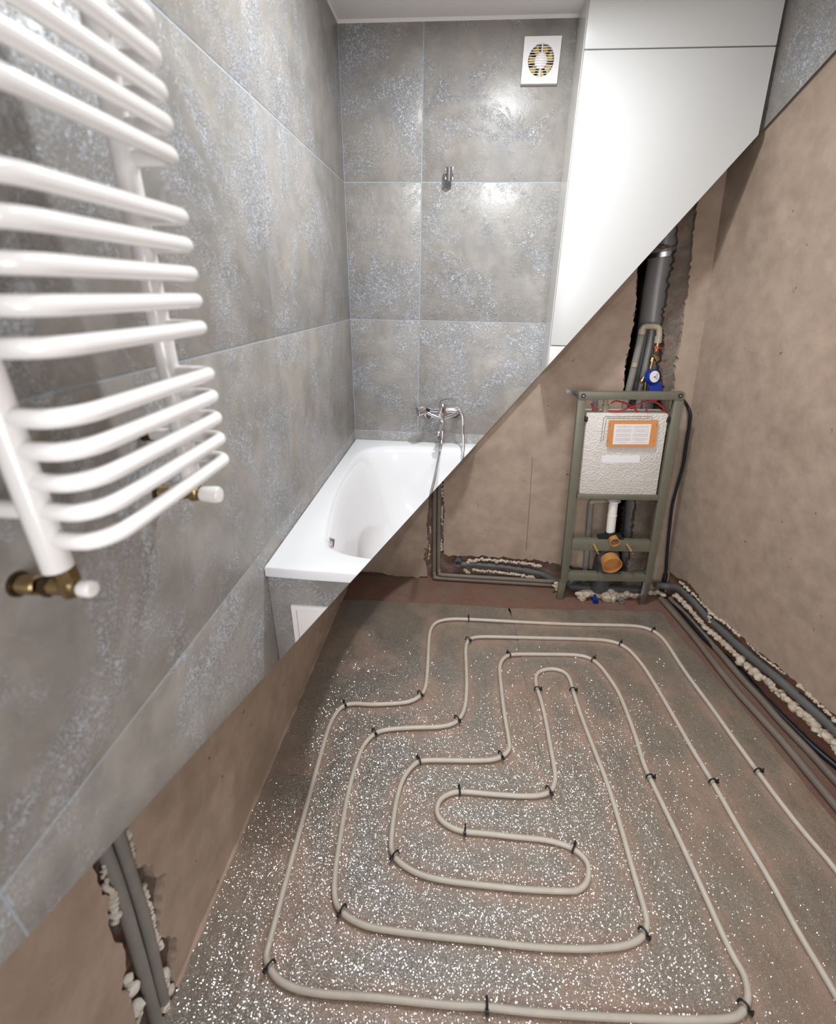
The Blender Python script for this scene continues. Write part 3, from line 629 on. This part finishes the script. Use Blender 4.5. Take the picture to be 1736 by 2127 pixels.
tag(obj('drain_pipe', b, 'dark_pvc'), 'dark grey horizontal drain pipe behind the frame feet at floor level', 'pipe')
b = BM(); y = YR-.02
tube(b, pth([(1227, 1046), (1222, 1110), (1215, 1190), (1213, 1205)], y), .0155, 14); g1 = tag(obj('water_pipe', b, 'grey_sleeve'), 'grey vertical pipe behind the left half of the frame below the cistern', 'pipe')
b = BM(); tube(b, smooth_path(pth([(1227, 1052), (1228, 1044), (1233, 1042), (1262, 1041)], y), 4), .0135, 12); obj('elbow', b, 'beige_ppr', g1)
# things between top rail and cistern
b = BM(); tube(b, pth([(1237, 822), (1234, 862)], yf+.07), .013, 12); tag(obj('water_pipe', b, 'grey_pvc'), 'short grey pipe stub behind the frame top rail at left', 'pipe')
sf = thing('supply_fitting', 'short beige plastic supply pipe entering the cistern top', 'pipe', oy(1256, 856, yf+.045))
b = BM(); tube(b, pth([(1258, 826), (1257, 846)], yf+.045), .012, 12); obj('pipe_body', b, 'beige_ppr', sf); b = BM(); tube(b, pth([(1257.5, 842), (1256.5, 858)], yf+.045), .0155, 8); tube(b, pth([(1257.5, 841), (1257.4, 843)], yf+.045), .018, 12); obj('nut', b, 'beige_ppr', sf)
reds = [([(1268, 854), (1285, 854), (1305, 848), (1330, 838), (1350, 833), (1365, 831)], 'red tube rising to the right just above the cistern'), ([(1268, 838), (1280, 833), (1300, 838), (1315, 847), (1325, 856)], 'red tube arching down to the middle of the cistern top'), ([(1345, 832), (1362, 836), (1375, 845), (1384, 857)], 'red tube arching down to the right corner of the cistern'), ([(1228, 838), (1232, 848), (1240, 853)], 'short red tube end at the left of the cistern top'), ([(1340, 846), (1345, 858)], 'short vertical red tube stub at right of the cistern centre')]
for i, (p, lab) in enumerate(reds):
    b = BM(); tube(b, smooth_path(pth(p, yf+.03+.012*(i % 3)), 5), .0042, 8); tag(obj('flexible_tube', b, 'red_tube'), lab, 'tube', 'red tubes over the cistern')
# black cable from the frame top down the corner and along the floor
cb = [oy(1415, 826, yf+.03)]+pth([(1424, 838), (1433, 858), (1437, 882), (1436, 905), (1431, 935), (1421, 968), (1405, 1015), (1396, 1050), (1391, 1090), (1387, 1130), (1384, 1165), (1382, 1195)], YR-.025)
cb = [p if p.x < rx(p.y, p.z, .012) else V((rx(p.y, p.z, .012), p.y, p.z)) for p in cb]
fl = [oz(a, c, .012) for a, c in ((1387, 1240), (1413, 1269), (1437, 1297), (1461, 1324), (1488, 1350), (1514, 1371), (1541, 1398), (1568, 1428), (1600, 1463), (1648, 1511), (1690, 1552), (1736, 1591), (1830, 1670))]
b = BM(); tube(b, smooth_path(cb+[V((cb[-1].x, cb[-1].y-.01, .03))]+fl, 4), [.0075]*(4*(len(cb)-1))+[.0125]*2000, 10)
tag(obj('power_cable', b, 'black_rubber'), 'thick black cable hanging in the right corner and running along the right wall floor', 'cable')
# two sleeved pipes along the right wall
for k, (p, lab) in enumerate((([(1372, 1243), (1410, 1286), (1450, 1334), (1490, 1386), (1528, 1433), (1574, 1484), (1622, 1537), (1676, 1602), (1729, 1666), (1850, 1810)], 'brown sleeved floor pipe along the right wall, left one of the pair'), ([(1392, 1243), (1427, 1280), (1461, 1318), (1500, 1362), (1541, 1410), (1580, 1452), (1622, 1500), (1680, 1560), (1736, 1622), (1850, 1745)], 'brown sleeved floor pipe along the right wall, right one nearer the cable'))):
    b = BM(); tube(b, smooth_path([oz(x, y, .015) for x, y in p], 4), .0148, 12)
    tag(obj('insulated_pipe', b, 'brown_sleeve'), lab, 'pipe', 'sleeved pipes along the right wall')
# drain pipe in the foot of the right wall
dp = thing('drain_pipe', 'grey drain pipe bedded in cream foam along the foot of the right wall', 'pipe', orr(1500, 1340))
mid = [(1412, 1222), (1440, 1248), (1470, 1282), (1500, 1309), (1535, 1342), (1570, 1372), (1610, 1404), (1650, 1440), (1700, 1484), (1750, 1530), (1830, 1600)]
b = BM(); P = [orr(x, y, -.004) for x, y in mid]; st_ = [oy(1360, 1214, 2.33), oy(1385, 1218, 2.33)]
tube(b, smooth_path(st_+P, 4), .0185, 16); tube(b, [oy(1384, 1218, 2.33), oy(1404, 1221, 2.325)], .0215, 16); obj('pipe_run', b, 'green_grey_pvc', dp)
for pts_, dx, dy, off, r_, sd, dn in ((((1412, 1222), (1432, 1240)), 0, -13, 0, .008, 90, 1.3), (((1432, 1243), (1450, 1262), (1480, 1293), (1500, 1305), (1530, 1333)), 6, -11, .002, .0062, 91, 1.1), (((1545, 1346), (1580, 1378), (1625, 1412)), 6, -11, .002, .004, 95, .8), (((1655, 1436), (1690, 1470), (1745, 1524), (1830, 1595)), 6, -12, .002, .0075, 92, 1.0), (((1412, 1222), (1440, 1250), (1470, 1286), (1510, 1320), (1550, 1358)), -10, 12, .006, .0105, 93, 1.9), (((1550, 1358), (1600, 1398), (1640, 1434), (1700, 1487), (1760, 1546), (1830, 1605)), -12, 14, .008, .0150, 94, 2.0), (((1472, 1272), (1476, 1292)), 0, 0, .012, .0065, 96, 1)):
    b = BM(); foam(b, [orr(x+dx, y+dy, off) for x, y in pts_], r_, sd, dn); obj('foam_bead', b, 'foam', dp)
# foam bed under the frame with two pipe ends
fb = BM(); foam(fb, [oz(x, y, .028) for x, y in ((1204, 1236), (1222, 1232), (1260, 1236), (1300, 1235), (1325, 1232))], .027, 97, 2.4, 1)
tag(obj('foam_bed', fb, 'foam'), 'lumpy cream foam bed on the floor between the two frame feet', 'mounting foam')
fb = BM(); foam(fb, [oz(x, y, .02) for x, y in ((1352, 1232), (1366, 1230), (1376, 1234))], .012, 98, 1.8); tag(obj('foam_lump', fb, 'foam'), 'cream foam lump right of the right frame foot', 'mounting foam')
for x, m_, lab in ((1237, 'blue_plastic', 'blue pipe end poking out of the foam under the frame'), (1291, 'grey_pvc', 'grey pipe end poking out of the foam under the frame')):
    b = BM(); c = oz(x, 1249, .017); lathe(b, c, (0, 1, 0), [(-.004, .011), (-.004, .0155), (.05, .0155), (.05, .011), (-.004, .011)], 18); lathe(b, c, (0, 1, 0), [(.004, 0), (.004, .011)], 18); tag(obj('pipe_end', b, m_), lab, 'pipe', None)
# ------------------------------------------------------------------ FITTED-OUT HALF: towel radiator
XU = XL+.068; Y1, Y2 = .426, .722; XR = -.383
rad = thing('towel_radiator', 'white curved-bar towel radiator on the grey tiled left wall', 'radiator', (XU, (Y1+Y2)/2, 1.27))
ZB = 1.287; ZTOP = 2.44
def upright(y):
    b = BM(); prof = []
    for k in range(20):
        a = 2*math.pi*k/20; cx, sy = math.cos(a), math.sin(a)
        prof.append((.0155*cx if cx > 0 else .0155*cx, .0175*sy))
    levels = [(ZB, .7), (ZB+.002, 1), (ZTOP-.002, 1), (ZTOP, .7)]
    rings = [[b.verts.new((XU+px*s, y+py*s, z)) for px, py in prof] for z, s in levels]
    for A, B_ in zip(rings, rings[1:]):
        for k in range(20): b.faces.new([A[k], A[(k+1) % 20], B_[(k+1) % 20], B_[k]])
    b.faces.new(rings[0][::-1]); b.faces.new(rings[-1]); return obj('upright', b, 'enamel', rad)
upright(Y1); upright(Y2)
def barz(px, py):  # height of a bar from where its far bend shows
    return oy(px, py, Y2).z
ends = [(452, 965), (448, 915), (440, 873), (432, 827), (424, 779), (407, 682), (397, 624), (388, 568), (378, 510), (368, 452), (350, 322), (337, 258), (322, 188), (308, 118)]
zs = [ox(x, y, XR).z for x, y in [(446, 968), (440, 922), (433, 877), (424, 831), (415, 783), (400, 683), (392, 625), (383, 568), (375, 507), (364, 446), (345, 318), (332, 248), (320, 180), (308, 104)]]
dz = zs[13]-zs[12]; zs += [zs[13]+dz]
zs += [zs[-1]+.13+.038*i for i in range(5)]
zs = [z for z in zs if z < ZTOP-.02]
def bar_mesh(z):
    b = BM(); R_ = .030; n = 7; p = [V((XU, Y1, z))]
    for k in range(n): a = math.pi/2*k/(n-1); p.append(V((XR-.030+.030*math.sin(a), Y1-.002+.045*(1-math.cos(a)), z)))
    r3 = .02
    for k in range(n): a = math.pi/2*k/(n-1); p.append(V((XR-r3+r3*math.cos(a), Y2+.002-r3+r3*math.sin(a), z)))
    p.append(V((XU, Y2+.002, z))); tube(b, p, .0102, 14, caps=False); return b
for z in zs: obj('bar', bar_mesh(z), 'enamel', rad)
for y, z in ((Y1-.004, ox(20, 1065, XU-.02).z), (Y2, ox(350, 905, XU-.02).z), (Y2, 2.3), (Y1, 2.3)):
    b = BM(); cyl(b, (XU-.008, y, z), (XL+.014, y, z), .0105, 14); bk = obj('wall_bracket', b, 'enamel', rad); b = BM(); cyl(b, (XL, y, z), (XL+.016, y, z), .012, 14); obj('bracket_rose', b, 'dark_brass', bk)
def valve(y, near):
    z = ZB-.030
    t = thing('radiator_valve', ('brass radiator valve with white cap under the near upright', 'brass radiator valve with white handle under the far upright')[0 if near else 1], 'valve', (XL, y, z), 'radiator valves')
    b = BM(); cyl(b, (XU, y, ZB-.002), (XU, y, z+.010), .0135, 6); lathe(b, (XU, y, z+.016), (0, 0, -1), [(0, .0105), (.012, .0125), (.026, .0105), (.028, 0)], 16); lathe(b, (XU-.026, y, z), (1, 0, 0), [(0, 0), (0, .011), (.040, .010), (.040, 0)], 16); obj('valve_body', b, 'brass', t)
    b = BM(); lathe(b, (XL+.004, y, z), (1, 0, 0), [(0, .0105), (.002, .0125), (.022, .0125), (.024, .010)], 20); obj('wall_sleeve', b, 'brass', t)
    b = BM(); lathe(b, (XU-.034, y, z), (1, 0, 0), [(0, .010), (.001, .0138), (.010, .0138), (.011, .010)], 6); obj('union_nut', b, 'dark_brass', t)
    b = BM(); lathe(b, (XL, y, z), (1, 0, 0), [(0, 0), (0, .016), (.004, .0155), (.0045, 0)], 20); obj('wall_rose', b, 'dark_brass', t)
    b = BM()
    if near: lathe(b, (XU+.013, y, z), (1, 0, 0), [(0, 0), (0, .0095), (.003, .0108), (.014, .0108), (.017, .009), (.018, 0)], 20)
    else: lathe(b, (XU+.013, y, z), (1, 0, 0), [(0, 0), (0, .012), (.004, .014), (.030, .0155), (.034, .013), (.035, 0)], 20)
    obj('valve_cap', b, 'enamel', t)
valve(Y1+.006, True); valve(Y2, False)
# ------------------------------------------------------------------ bathtub
RZ = .871; YT = 1.085
tb = thing('bathtub', 'white acrylic asymmetric bathtub fitted in the grey tiled corner', 'bathtub', (-.1, 1.7, 0))
inner = smooth_path([V((x, y, 0)) for x, y in ((-.467, 2.12), (-.435, 2.21), (-.35, 2.268), (-.2, 2.285), (.15, 2.285), (.29, 2.23), (.33, 2.0), (.32, 1.6), (.26, 1.32), (.12, 1.19), (-.08, 1.155), (-.26, 1.165), (-.345, 1.195), (-.405, 1.27), (-.452, 1.6), (-.472, 1.95))], 8, True)
cc = V((-.09, 1.72, 0))
def rayhit(poly, ang):
    d = V((math.cos(ang), math.sin(ang), 0)); best = None
    for a, c in zip(poly, poly[1:]+poly[:1]):
        a = V(a)-cc; c = V(c)-cc; e = c-a; den = d.x*e.y-d.y*e.x
        if abs(den) < 1e-9: continue
        t = (a.x*e.y-a.y*e.x)/den; s = (a.x*d.y-a.y*d.x)/den
        if t > 0 and -1e-6 <= s <= 1+1e-6: best = max(best or 0, t)
    return cc+d*(best or .4)
outer = [V((XL+.002, YB-.002, 0)), V((XCAB-.004, YB-.002, 0)), V((XCAB-.004, 1.35, 0)), V((XCAB-.06, 1.2, 0)), V((XCAB-.2, 1.105, 0)), V((0, 1.078, 0)), V((-.25, 1.079, 0)), V((-.4, 1.081, 0)), V((XL+.002, 1.086, 0))]
NA = 120; angs = [2*math.pi*i/NA for i in range(NA)]
for c_ in (outer[0], outer[1], outer[8]):      # put vertices exactly on the corners
    a = math.atan2(c_.y-cc.y, c_.x-cc.x) % (2*math.pi); k = min(range(NA), key=lambda i: abs(angs[i]-a)); angs[k] = a
O = [rayhit(outer, a) for a in angs]; I = [rayhit(inner, a) for a in angs]
b = BM(); loops = []
def loop(ps, z): loops.append([b.verts.new((p.x, p.y, z)) for p in ps])
loop(O, RZ-.030); loop(O, RZ-.003); loop([cc+(p-cc)*.997 for p in O], RZ)
loop([p.lerp(q, -.0) for p, q in zip(I, O)], RZ)
for s, z in ((.992, RZ-.003), (.980, RZ-.012), (.968, RZ-.03), (.945, RZ-.08), (.915, RZ-.15), (.875, RZ-.24), (.83, RZ-.30), (.79, RZ-.338), (.74, RZ-.362), (.67, RZ-.380), (.55, RZ-.392), (.4, RZ-.398), (.15, RZ-.40)): loop([(cc+V((-.02, 0, 0))*(1-s)+(p-cc)*s).lerp(cc+V((math.cos(a_)*.30, math.sin(a_)*.42, 0))*s, min(1, (1-s)*3.2)) for p, a_ in zip(I, angs)], z)
for A, B_ in zip(loops, loops[1:]):
    for k in range(NA): b.faces.new([A[k], A[(k+1) % NA], B_[(k+1) % NA], B_[k]])
b.faces.new(loops[-1]); bmesh.ops.recalc_face_normals(b, faces=b.faces[:])
obj('tub_shell', b, 'acrylic', tb, True, True, 50)
b = BM(); c = V((-.397, 1.285, RZ-.035)); ax = V((.75, .55, .28)).normalized()
lathe(b, c, ax, [(0, 0), (0, .022), (.005, .022), (.010, .018), (.012, 0)], 22); tube(b, [c+ax*.010+V((0, 0, .018)), c+ax*.022+V((0, 0, .008)), c+ax*.02+V((0, 0, -.016))], [.008, .010, .007], 10); obj('overflow_cap', b, 'chrome', tb)
b = BM(); box(b, (XL+.001, YT+.014, 0), (XCAB-.03, YT+.030, RZ-.030)); obj('apron', b, 'tile', tb, False, True)
A_ = [oy(x, y, YT+.012) for x, y in ((605, 1256), (612, 1262), )]
p0 = oy(605, 1256, YT+.012); b = BM(); x0, z0 = p0.x, p0.z
prism(b, [V((x0, YT+.006, z0)), V((x0+.30, YT+.006, z0)), V((x0+.30, YT+.006, z0-.014)), V((x0+.014, YT+.006, z0-.014)), V((x0+.014, YT+.006, z0-.40)), V((x0, YT+.006, z0-.40))], (0, .0075, 0)); hf = obj('hatch_frame', b, 'white_plastic', tb, False, True)
b = BM(); box(b, (x0+.0155, YT+.0085, z0-.39), (x0+.29, YT+.0135, z0-.0155)); obj('hatch_door', b, 'white_plastic', tb, False, True)
# ------------------------------------------------------------------ tall white cabinet
YC = 2.19
cab = thing('tall_cabinet', 'tall white flat-front cabinet in the upper right corner, sawn off diagonally', 'cabinet', (.75, YC, 0))
tl = oy(1213, 103, YC); bl_ = oy(1142, 718, YC); tr = oy(1611, 100, YC)
xe = lambda z: bl_.x+(tl.x-bl_.x)*(z-bl_.z)/(tl.z-bl_.z)
xr_ = lambda z: min(oy(1611, 100, YC).x+(oy(1574, 285, YC).x-tr.x)*(z-tr.z)/(oy(1574, 285, YC).z-tr.z), rx(YC, z)-.012)
zs1, zs2 = tl.z, bl_.z
def door(za, zb, nm='door'):
    b = BM(); prism(b, [V((xe(za)+.001, YC, za)), V((xr_(za), YC, za)), V((xr_(zb), YC, zb)), V((xe(zb)+.001, YC, zb))], (0, .018, 0), .0012); return obj(nm, b, 'laminate', cab, True, True)
door(zs1+.0018, ZC-.002); door(zs2+.0018, zs1-.0018); door(.25, zs2-.0018)
b = BM(); prism(b, [V((xe(0)-.001, YC+.0205, 0)), V((xe(ZC)-.001, YC+.0205, ZC)), V((xe(ZC)-.001, YB-.001, ZC)), V((xe(0)-.001, YB-.001, 0))], (.016, 0, 0)); obj('side_panel', b, 'laminate_side', cab, False, True)
b = BM(); box(b, (XCAB+.03, YC+.022, zs1-.009), (1.0, YB-.002, zs1+.007)); box(b, (XCAB+.03, YC+.022, ZC-.02), (1.0, YB-.002, ZC-.004)); obj('shelf', b, 'laminate_side', cab, False, True)
b = BM(); prism(b, [V((xr_(1.6)-.02, YC+.0205, 1.6)), V((xr_(ZC)-.02, YC+.0205, ZC-.002)), V((xr_(ZC)-.02, YB, ZC-.002)), V((xr_(1.6)-.02, YB, 1.6))], (.016, 0, 0)); obj('side_panel', b, 'laminate_side', cab, False, True)
# ------------------------------------------------------------------ extractor fan
fx0, fx1, fz0, fz1, fy = .1865, .3235, 2.3075, 2.4435, 2.342
fan = thing('extractor_fan', 'square white extractor fan with round yellow-bladed opening high on the back wall', 'fan', ((fx0+fx1)/2, YB, fz0))
fc = V(((fx0+fx1)/2-.001, fy, (fz0+fz1)/2+.002)); FRD = .0485
b = BM(); n = 40; ring = []; sq = []; ring2 = []; sq2 = []
for k in range(n):
    a = 2*math.pi*k/n; d = (math.cos(a), math.sin(a)); ring.append(V((fc.x+d[0]*FRD, fy, fc.z+d[1]*FRD)))
    s = .068/max(abs(d[0]), abs(d[1])); sq.append(V((fc.x+d[0]*s, fy, fc.z+d[1]*s)))
vr = [b.verts.new(p) for p in ring]; vs = [b.verts.new(p) for p in sq]; vs2 = [b.verts.new((p.x, YB, p.z)) for p in sq]; vr2 = [b.verts.new((p.x, YB-.001, p.z)) for p in ring]
for k in range(n):
    j = (k+1) % n
    b.faces.new([vr[k], vr[j], vs[j], vs[k]]); b.faces.new([vs[k], vs[j], vs2[j], vs2[k]]); b.faces.new([vr[j], vr[k], vr2[k], vr2[j]])
bmesh.ops.recalc_face_normals(b, faces=b.faces[:]); obj('cover_plate', b, 'white_plastic', fan)
for k in range(15):
    z = fc.z-.053+.0076*k
    b = BM(); h_ = .0478 if k not in (0, 14) else .0478; box(b, (fc.x-.0485, fy-.0006, z-.0009), (fc.x+.0485, fy+.0016, z+.0009)); obj('slat', b, 'white_plastic', fan, False)
b = BM(); box(b, (fc.x-.002, fy+.0005, fc.z-.048), (fc.x+.002, fy+.005, fc.z+.048)); obj('rib', b, 'white_plastic', fan, False)
b = BM(); lathe(b, fc+V((0, .009, 0)), (0, -1, 0), [(0, 0), (0, .0245), (.005, .023), (.0075, .012), (.008, 0)], 28); obj('hub', b, 'white_plastic', fan)
b = BM(); lathe(b, fc+V((0, .0172, 0)), (0, -1, 0), [(0, 0), (0, .048)], 28); obj('housing', b, 'recess_shade', fan)
for k in range(7):
    a = 2*math.pi*k/7+.3; b = BM(); pts = []
    for aa, rr, dy in ((a-.28, .022, .013), (a+.2, .022, .009), (a+.34, .046, .009), (a-.25, .046, .014)): pts.append(fc+V((math.cos(aa)*rr, dy, math.sin(aa)*rr)))
    prism(b, pts, (0, .001, 0)); obj('blade', b, 'yellow_plastic', fan, False)
# ------------------------------------------------------------------ shower holder and bath mixer
sh = thing('shower_holder', 'small chrome shower holder on the horizontal tile joint of the back wall', 'holder', oy(933, 372, YB))
b = BM(); c = oy(933, 366, YB); cyl(b, c, c+V((0, -.022, 0)), .011, 14); obj('stem', b, 'chrome', sh)
b = BM(); c2 = c+V((0, -.034, 0)); lathe(b, c2+V((0, 0, -.022)), V((0, -.25, 1)), [(0, .009), (0, .012), (.046, .014), (.046, .011), (0, .009)], 18); obj('cradle', b, 'steel', sh)
for x in (-.014, .014):
    b = BM(); box(b, (c2.x+x-.003, c2.y-.012, c2.z-.02), (c2.x+x+.003, c2.y+.008, c2.z+.024), .001); obj('cradle_arm', b, 'chrome', sh)
YW = 2.285
mx = thing('bath_mixer', 'chrome single-lever bath mixer with spout on the back wall above the tub', 'tap', oy(917, 860, YB))
b = BM(); tube(b, [oy(886, 850, YW), oy(890, 850, YW), oy(945, 852, YW), oy(950, 852, YW)], [.012, .0145, .0145, .012], 16); obj('crossbar', b, 'chrome', mx)
b = BM(); tube(b, smooth_path(pth([(889, 855), (895, 860), (910, 866), (918, 868)], YW+.005), 4), [.012]*4+[.011]*20, 12); tube(b, smooth_path(pth([(950, 855), (943, 860), (925, 866), (917, 868)], YW+.005), 4), .0115, 12); tube(b, pth([(917, 858), (917.5, 872)], YW-.004), [.020, .012], 14); obj('body', b, 'chrome', mx)
b = BM(); tube(b, pth([(919, 838), (919, 842), (918.6, 858), (918.5, 861)], YW-.006), [.017, .0185, .0185, .016], 18); obj('cartridge', b, 'chrome', mx)
b = BM(); p = smooth_path([oy(914, 842, YW-.008), oy(915, 835, YW-.012), oy(921, 831, YW-.03), oy(931, 829, YW-.05), oy(940, 828, YW-.07)], 4); tube(b, p, [.012]*4+[.010]*4+[.007]*4+[.004]*10, 12, flat=.6); obj('lever', b, 'chrome', mx)
b = BM(); tube(b, smooth_path([oy(917.5, 870, YW-.006), oy(918, 880, YW-.02), oy(915, 890, YW-.045), oy(911, 900, YW-.07), oy(909.5, 906, YW-.075)], 4), [.0135]*6+[.0125]*20, 14); obj('spout', b, 'chrome', mx)
b = BM(); c = oy(909.5, 905, YW-.075); cyl(b, c+V((0, 0, .004)), c+V((0, 0, -.014)), .0125, 16); obj('aerator', b, 'steel', mx)
for x in (892, 947):
    c = oy(x, 858, YB); b = BM(); lathe(b, c, (0, -1, 0), [(0, 0), (0, .032), (.008, .028), (.012, .015), (.06, .014), (.06, 0)], 24); obj('wall_rose', b, 'chrome', mx)
hs = thing('hand_shower', 'chrome hand shower resting at the left end of the bath mixer', 'shower head', oy(875, 860, YW))
b = BM(); c = oy(881, 851, YW-.02); ax = V((-1, -.45, -.25)).normalized(); lathe(b, c, ax, [(-.006, 0), (-.006, .013), (.0, .020), (.016, .024), (.034, .026), (.036, .024), (.036, 0)], 24); obj('head', b, 'chrome', hs)
b = BM(); lathe(b, c+ax*.0365, ax, [(0, .0), (0, .022), (-.001, .023)], 24); obj('spray_face', b, 'steel', hs)
b = BM(); tube(b, [c, c+V((.018, .01, -.002)), oy(892, 853, YW-.016)], [.009, .008, .008], 10); obj('neck', b, 'black_plastic', hs)
hz = [oy(948, 849, YW-.006), oy(954, 852, YW-.012), oy(959, 862, YW-.02), oy(961.5, 880, YW-.025), oy(962, 905, YW-.03), oy(962, 930, YW-.04), oy(960, 955, YW-.05), oy(958, 985, YW-.06)]
hl = [oy(919, 872, YW+.015), oy(918.5, 895, YW+.012), oy(917.5, 915, YW), oy(914, 935, YW-.02), oy(910, 955, YW-.07), oy(904, 985, YW-.16), oy(897, 1015, YW-.26), oy(890, 1045, YW-.34)]
bot = [V((.02, 1.95, .53)), V((-.02, 1.85, .52))]
b = BM(); pth_ = smooth_path(hz, 4)
tube(b, pth_, .0072, 12); tube(b, smooth_path(hl, 4), .0072, 12)
tag(obj('shower_hose', b, 'chrome', None, True, True), 'slim chrome shower hose looping from the mixer down into the tub', 'hose')
# ------------------------------------------------------------------ lamps of the room (above and behind the view)
for i, (x, y) in enumerate(SPOTS):
    t = thing('ceiling_lamp', 'small round recessed ceiling lamp '+('by the white cabinet', 'nearest the viewer', 'toward the left tiled wall')[i], 'lamp', (x, y, ZC-.012), 'recessed ceiling lamps')
    b = BM(); lathe(b, (x, y, ZC-.001), (0, 0, -1), [(0, .052), (.004, .052), (.006, .046), (.001, .046)], 28); obj('lamp_ring', b, 'white_plastic', t)
for o in list(bpy.data.objects):
    if o.type == 'MESH' and len(o.data.polygons) == 0: bpy.data.objects.remove(o)
